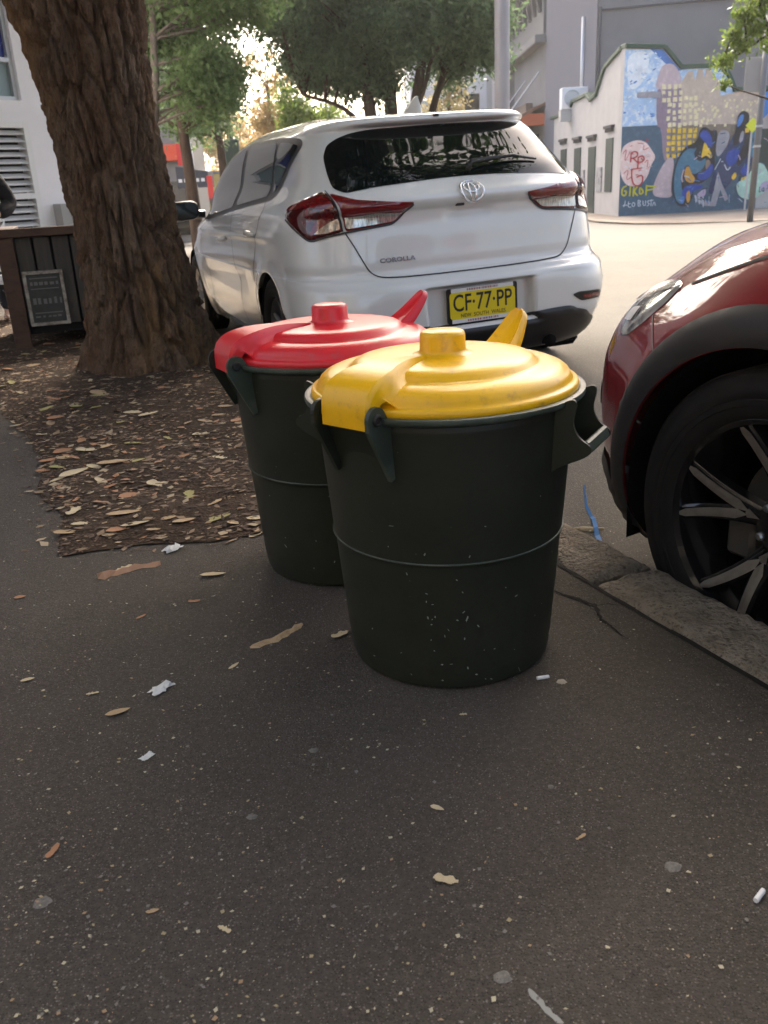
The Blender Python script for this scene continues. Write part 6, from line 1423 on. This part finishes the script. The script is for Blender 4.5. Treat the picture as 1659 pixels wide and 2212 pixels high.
for i, (x, y, r_, c_) in enumerate(((.338, 1.515, .011, 1), (.394, 1.002, .013, 0), (-.526, .997, .014, 0), (-.24, 1.159, .009, 0), (.253, 1.195, .006, 0), (-.15, 1.33, .009, 0), (.12, .83, .012, 0))):
    g = random.Random(60 + i); P = [(r_ * g.uniform(.75, 1.15) * math.cos(2 * math.pi * k / 18), r_ * g.uniform(.7, 1.0) * math.sin(2 * math.pi * k / 18)) for k in range(18)]
    V = [(0, 0, .0022)] + [(a * .6, b_ * .6, .002) for a, b_ in P] + [(a, b_, .0006) for a, b_ in P]
    F = [(0, 1 + k, 1 + (k + 1) % 18) for k in range(18)] + [(1 + k, 19 + k, 19 + (k + 1) % 18, 1 + (k + 1) % 18) for k in range(18)]
    o = mk('gum_spot', V, F, m_gum if not c_ else mat('pale_gum', (.36, .32, .26), rough=.8), smooth=True); o.location = (x, y, 0); tag(o, 'flattened grey spot of old chewing gum on the asphalt', 'gum', 'gum spots on the footpath') if not c_ else tag(o, 'pale cream gum spot beside the cigarette end at the yellow-lidded bin', 'gum')
blue = [(.765, 3.124), (.739, 2.998), (.725, 2.926), (.722, 2.833), (.718, 2.788), (.705, 2.704), (.70, 2.663), (.695, 2.584), (.698, 2.546)]
V = []
for i, (x, y) in enumerate(blue):
    w_ = (.002, .003, .004, .005, .006, .007, .008, .006, .004)[i]; z = float(road_z(x, y)) + .012 + .008 * math.sin(i * 1.7)
    V += [(x - w_, y, z), (x + w_, y, z + .006)]
tag(mk('blue_plastic_strip', V, [(2 * i, 2 * i + 1, 2 * i + 3, 2 * i + 2) for i in range(len(blue) - 1)], mat('blue_plastic', srgb(60, 120, 185), rough=.4)), 'thin twisted strip of blue plastic lying in the gutter by the kerb', 'plastic strip')
b = MB(); z = float(road_z(.68, 2.72)); b.tube([(.632, 2.735, z + .008), (.669, 2.726, z + .01), (.70, 2.718, z + .009), (.735, 2.709, z + .012)], [.004, .008, .009, .005], 7, squash=.5); tag(b.build('pale_stick', m_lf[1], None), 'pale split stick lying across the blue strip in the gutter', 'stick')
spl = ragged('bird_dropping', 'pale curved smear dried on the asphalt in the foreground', 'stain', .165, .785, .06, .010, -.9, mat('pale_smear', (.30, .30, .28), rough=.9), 8, thick=.001)
# ============================================================ person at the left edge, dark puffer jacket
pn = thing('person', 'person in a black puffer jacket standing beyond the timber planter with elbow bent', 'person', (-3.27, 7.78, 0), (0, 0, R(190)))
pn.scale = (.86, .86, .86)
def skin_body(name, verts, edges, rads, m, parent, sub=2):
    me = bpy.data.meshes.new(name); me.from_pydata(verts, edges, []); o = bpy.data.objects.new(name, me); col.objects.link(o); o.parent = parent
    sk = o.modifiers.new('skin', 'SKIN'); sk.use_smooth_shade = True
    for i, r in enumerate(rads): me.skin_vertices[0].data[i].radius = (r if isinstance(r, tuple) else (r, r)); me.skin_vertices[0].data[i].use_root = (i == 0)
    su_ = o.modifiers.new('sub', 'SUBSURF'); su_.levels = sub; su_.render_levels = sub
    dg = bpy.context.evaluated_depsgraph_get(); nm = bpy.data.meshes.new_from_object(o.evaluated_get(dg))
    o.modifiers.clear(); o.data = nm; nm.materials.clear(); nm.materials.append(m)
    nm.polygons.foreach_set('use_smooth', [True] * len(nm.polygons)); return o
m_skin = mat('skin', (.45, .29, .21), rough=.5); m_jk = mat('black_puffer', (.008, .008, .010), rough=.8, spec=.2, bump=[(14, .5, .03)]); m_jean = mat('dark_trousers', (.02, .022, .03), rough=.9); m_hair = mat('dark_hair', (.02, .015, .012), rough=.5)
V = [(0, 0, .95), (0, 0, 1.15), (0, .01, 1.36), (0, .01, 1.47), (0, .02, 1.56), (0, .035, 1.66), (0, .03, 1.74),
     (.10, 0, .90), (.11, .02, .50), (.11, -.01, .09), (.11, .14, .04), (-.10, 0, .90), (-.11, .02, .50), (-.11, -.01, .09), (-.11, .14, .04),
     (.18, .0, 1.40), (.30, -.03, 1.14), (.22, .20, 1.02), (.17, .28, 1.03), (-.18, 0, 1.40), (-.30, -.03, 1.14), (-.22, .20, 1.02), (-.17, .28, 1.03)]
E_ = [(0, 1), (1, 2), (2, 3), (3, 4), (4, 5), (5, 6), (0, 7), (7, 8), (8, 9), (9, 10), (0, 11), (11, 12), (12, 13), (13, 14), (2, 15), (15, 16), (16, 17), (17, 18), (2, 19), (19, 20), (20, 21), (21, 22)]
rr_ = [(.15, .11), (.14, .10), (.16, .11), (.06, .06), (.055, .055), (.085, .10), (.07, .085), (.085, .085), (.058, .058), (.042, .042), (.035, .03), (.085, .085), (.058, .058), (.042, .042), (.035, .03), (.065, .065), (.045, .045), (.035, .035), (.03, .03), (.065, .065), (.045, .045), (.035, .035), (.03, .03)]
bd = skin_body('body', V, E_, rr_, m_skin, pn)
Vj = [(0, 0, .86), (0, 0, 1.0), (0, 0, 1.15), (0, .01, 1.34), (0, .01, 1.45), (.20, 0, 1.38), (.27, -.02, 1.24), (.315, -.04, 1.12), (.27, .10, 1.05), (.22, .20, 1.02), (-.20, 0, 1.38), (-.27, -.02, 1.24), (-.315, -.04, 1.12), (-.27, .10, 1.05), (-.22, .20, 1.02)]
Ej = [(0, 1), (1, 2), (2, 3), (3, 4), (3, 5), (5, 6), (6, 7), (7, 8), (8, 9), (3, 10), (10, 11), (11, 12), (12, 13), (13, 14)]
rj = [(.19, .15), (.20, .155), (.195, .15), (.19, .14), (.085, .085), (.095, .095), (.085, .085), (.082, .082), (.07, .07), (.055, .055), (.095, .095), (.085, .085), (.082, .082), (.07, .07), (.055, .055)]
skin_body('jacket', Vj, Ej, rj, m_jk, pn)
skin_body('trousers', [(0, 0, .93), (.10, 0, .86), (.11, .02, .50), (.11, -.01, .10), (-.10, 0, .86), (-.11, .02, .50), (-.11, -.01, .10)], [(0, 1), (1, 2), (2, 3), (0, 4), (4, 5), (5, 6)], [(.16, .13), (.10, .10), (.075, .075), (.065, .065), (.10, .10), (.075, .075), (.065, .065)], m_jean, pn)
skin_body('hair', [(0, -.02, 1.62), (0, -.025, 1.70), (0, .0, 1.775)], [(0, 1), (1, 2)], [(.085, .075), (.098, .095), (.07, .08)], m_hair, pn)
for sx in (-1, 1):
    b = MB(); b.lathe([(.011, -.006), (.012, 0), (.008, .006), (0, .008)], 12, c=(sx * .034, .122, 1.665), M=Matrix.Rotation(R(-90), 3, 'X')); b.build('eye', m_hair, bd)
    b = MB(); b.tube([(sx * .092, .02, 1.64), (sx * .102, .015, 1.665), (sx * .095, .02, 1.69)], [.010, .014, .010], 8); b.build('ear', m_skin, bd, smooth=True)
    # hands: palm and five fingers, loosely curled
    hx = sx * .165; H = [(hx, .28, 1.03), (hx - sx * .01, .33, 1.035), (hx - sx * .012, .36, 1.03)]; He = [(0, 1), (1, 2)]; Hr = [(.026, .02), (.036, .017), (.034, .014)]
    for q in range(4):
        b0 = len(H); off = (q - 1.5) * .017; ln = (.030, .036, .033, .025)[q]
        H += [(hx - sx * .012 + off, .375, 1.028), (hx - sx * .012 + off, .375 + ln, 1.015), (hx - sx * .012 + off, .378 + ln * 1.3, .99)]; He += [(2, b0), (b0, b0 + 1), (b0 + 1, b0 + 2)]; Hr += [(.0085, .0085), (.008, .008), (.007, .007)]
    b0 = len(H); H += [(hx - sx * .045, .335, 1.035), (hx - sx * .058, .362, 1.025), (hx - sx * .056, .385, 1.012)]; He += [(1, b0), (b0, b0 + 1), (b0 + 1, b0 + 2)]; Hr += [(.011, .011), (.0095, .0095), (.008, .008)]
    skin_body('hand', H, He, Hr, m_skin, pn, 1)
b = MB(); b.tube([(0, .120, 1.675), (0, .140, 1.645), (0, .125, 1.632)], [.009, .014, .010], 8); b.build('nose', m_skin, bd, smooth=True)
b = MB(); b.tube([(-.022, .118, 1.605), (0, .124, 1.604), (.022, .118, 1.605)], [.004, .006, .004], 6); b.build('mouth', mat('lips', (.35, .15, .13), rough=.5), bd, smooth=True)

# ============================================================ thin air volume added to imitate glare washing out the far trees
hz = MB(); hz.box((0, 95, 9.0), (308, 418, 22.0))
hm = bpy.data.materials.new('glare_veil_air'); hm.use_nodes = True; t_ = hm.node_tree
for n_ in list(t_.nodes):
    if n_.type == 'BSDF_PRINCIPLED': t_.nodes.remove(n_)
pv_ = t_.nodes.new('ShaderNodeVolumePrincipled'); pv_.inputs['Color'].default_value = (.95, .95, .93, 1); pv_.inputs['Density'].default_value = .0007; pv_.inputs['Anisotropy'].default_value = .5
t_.links.new(pv_.outputs[0], t_.nodes['Material Output'].inputs['Volume'])
ho = hz.build('glare_veil', hm); tag(ho, kind='stuff')
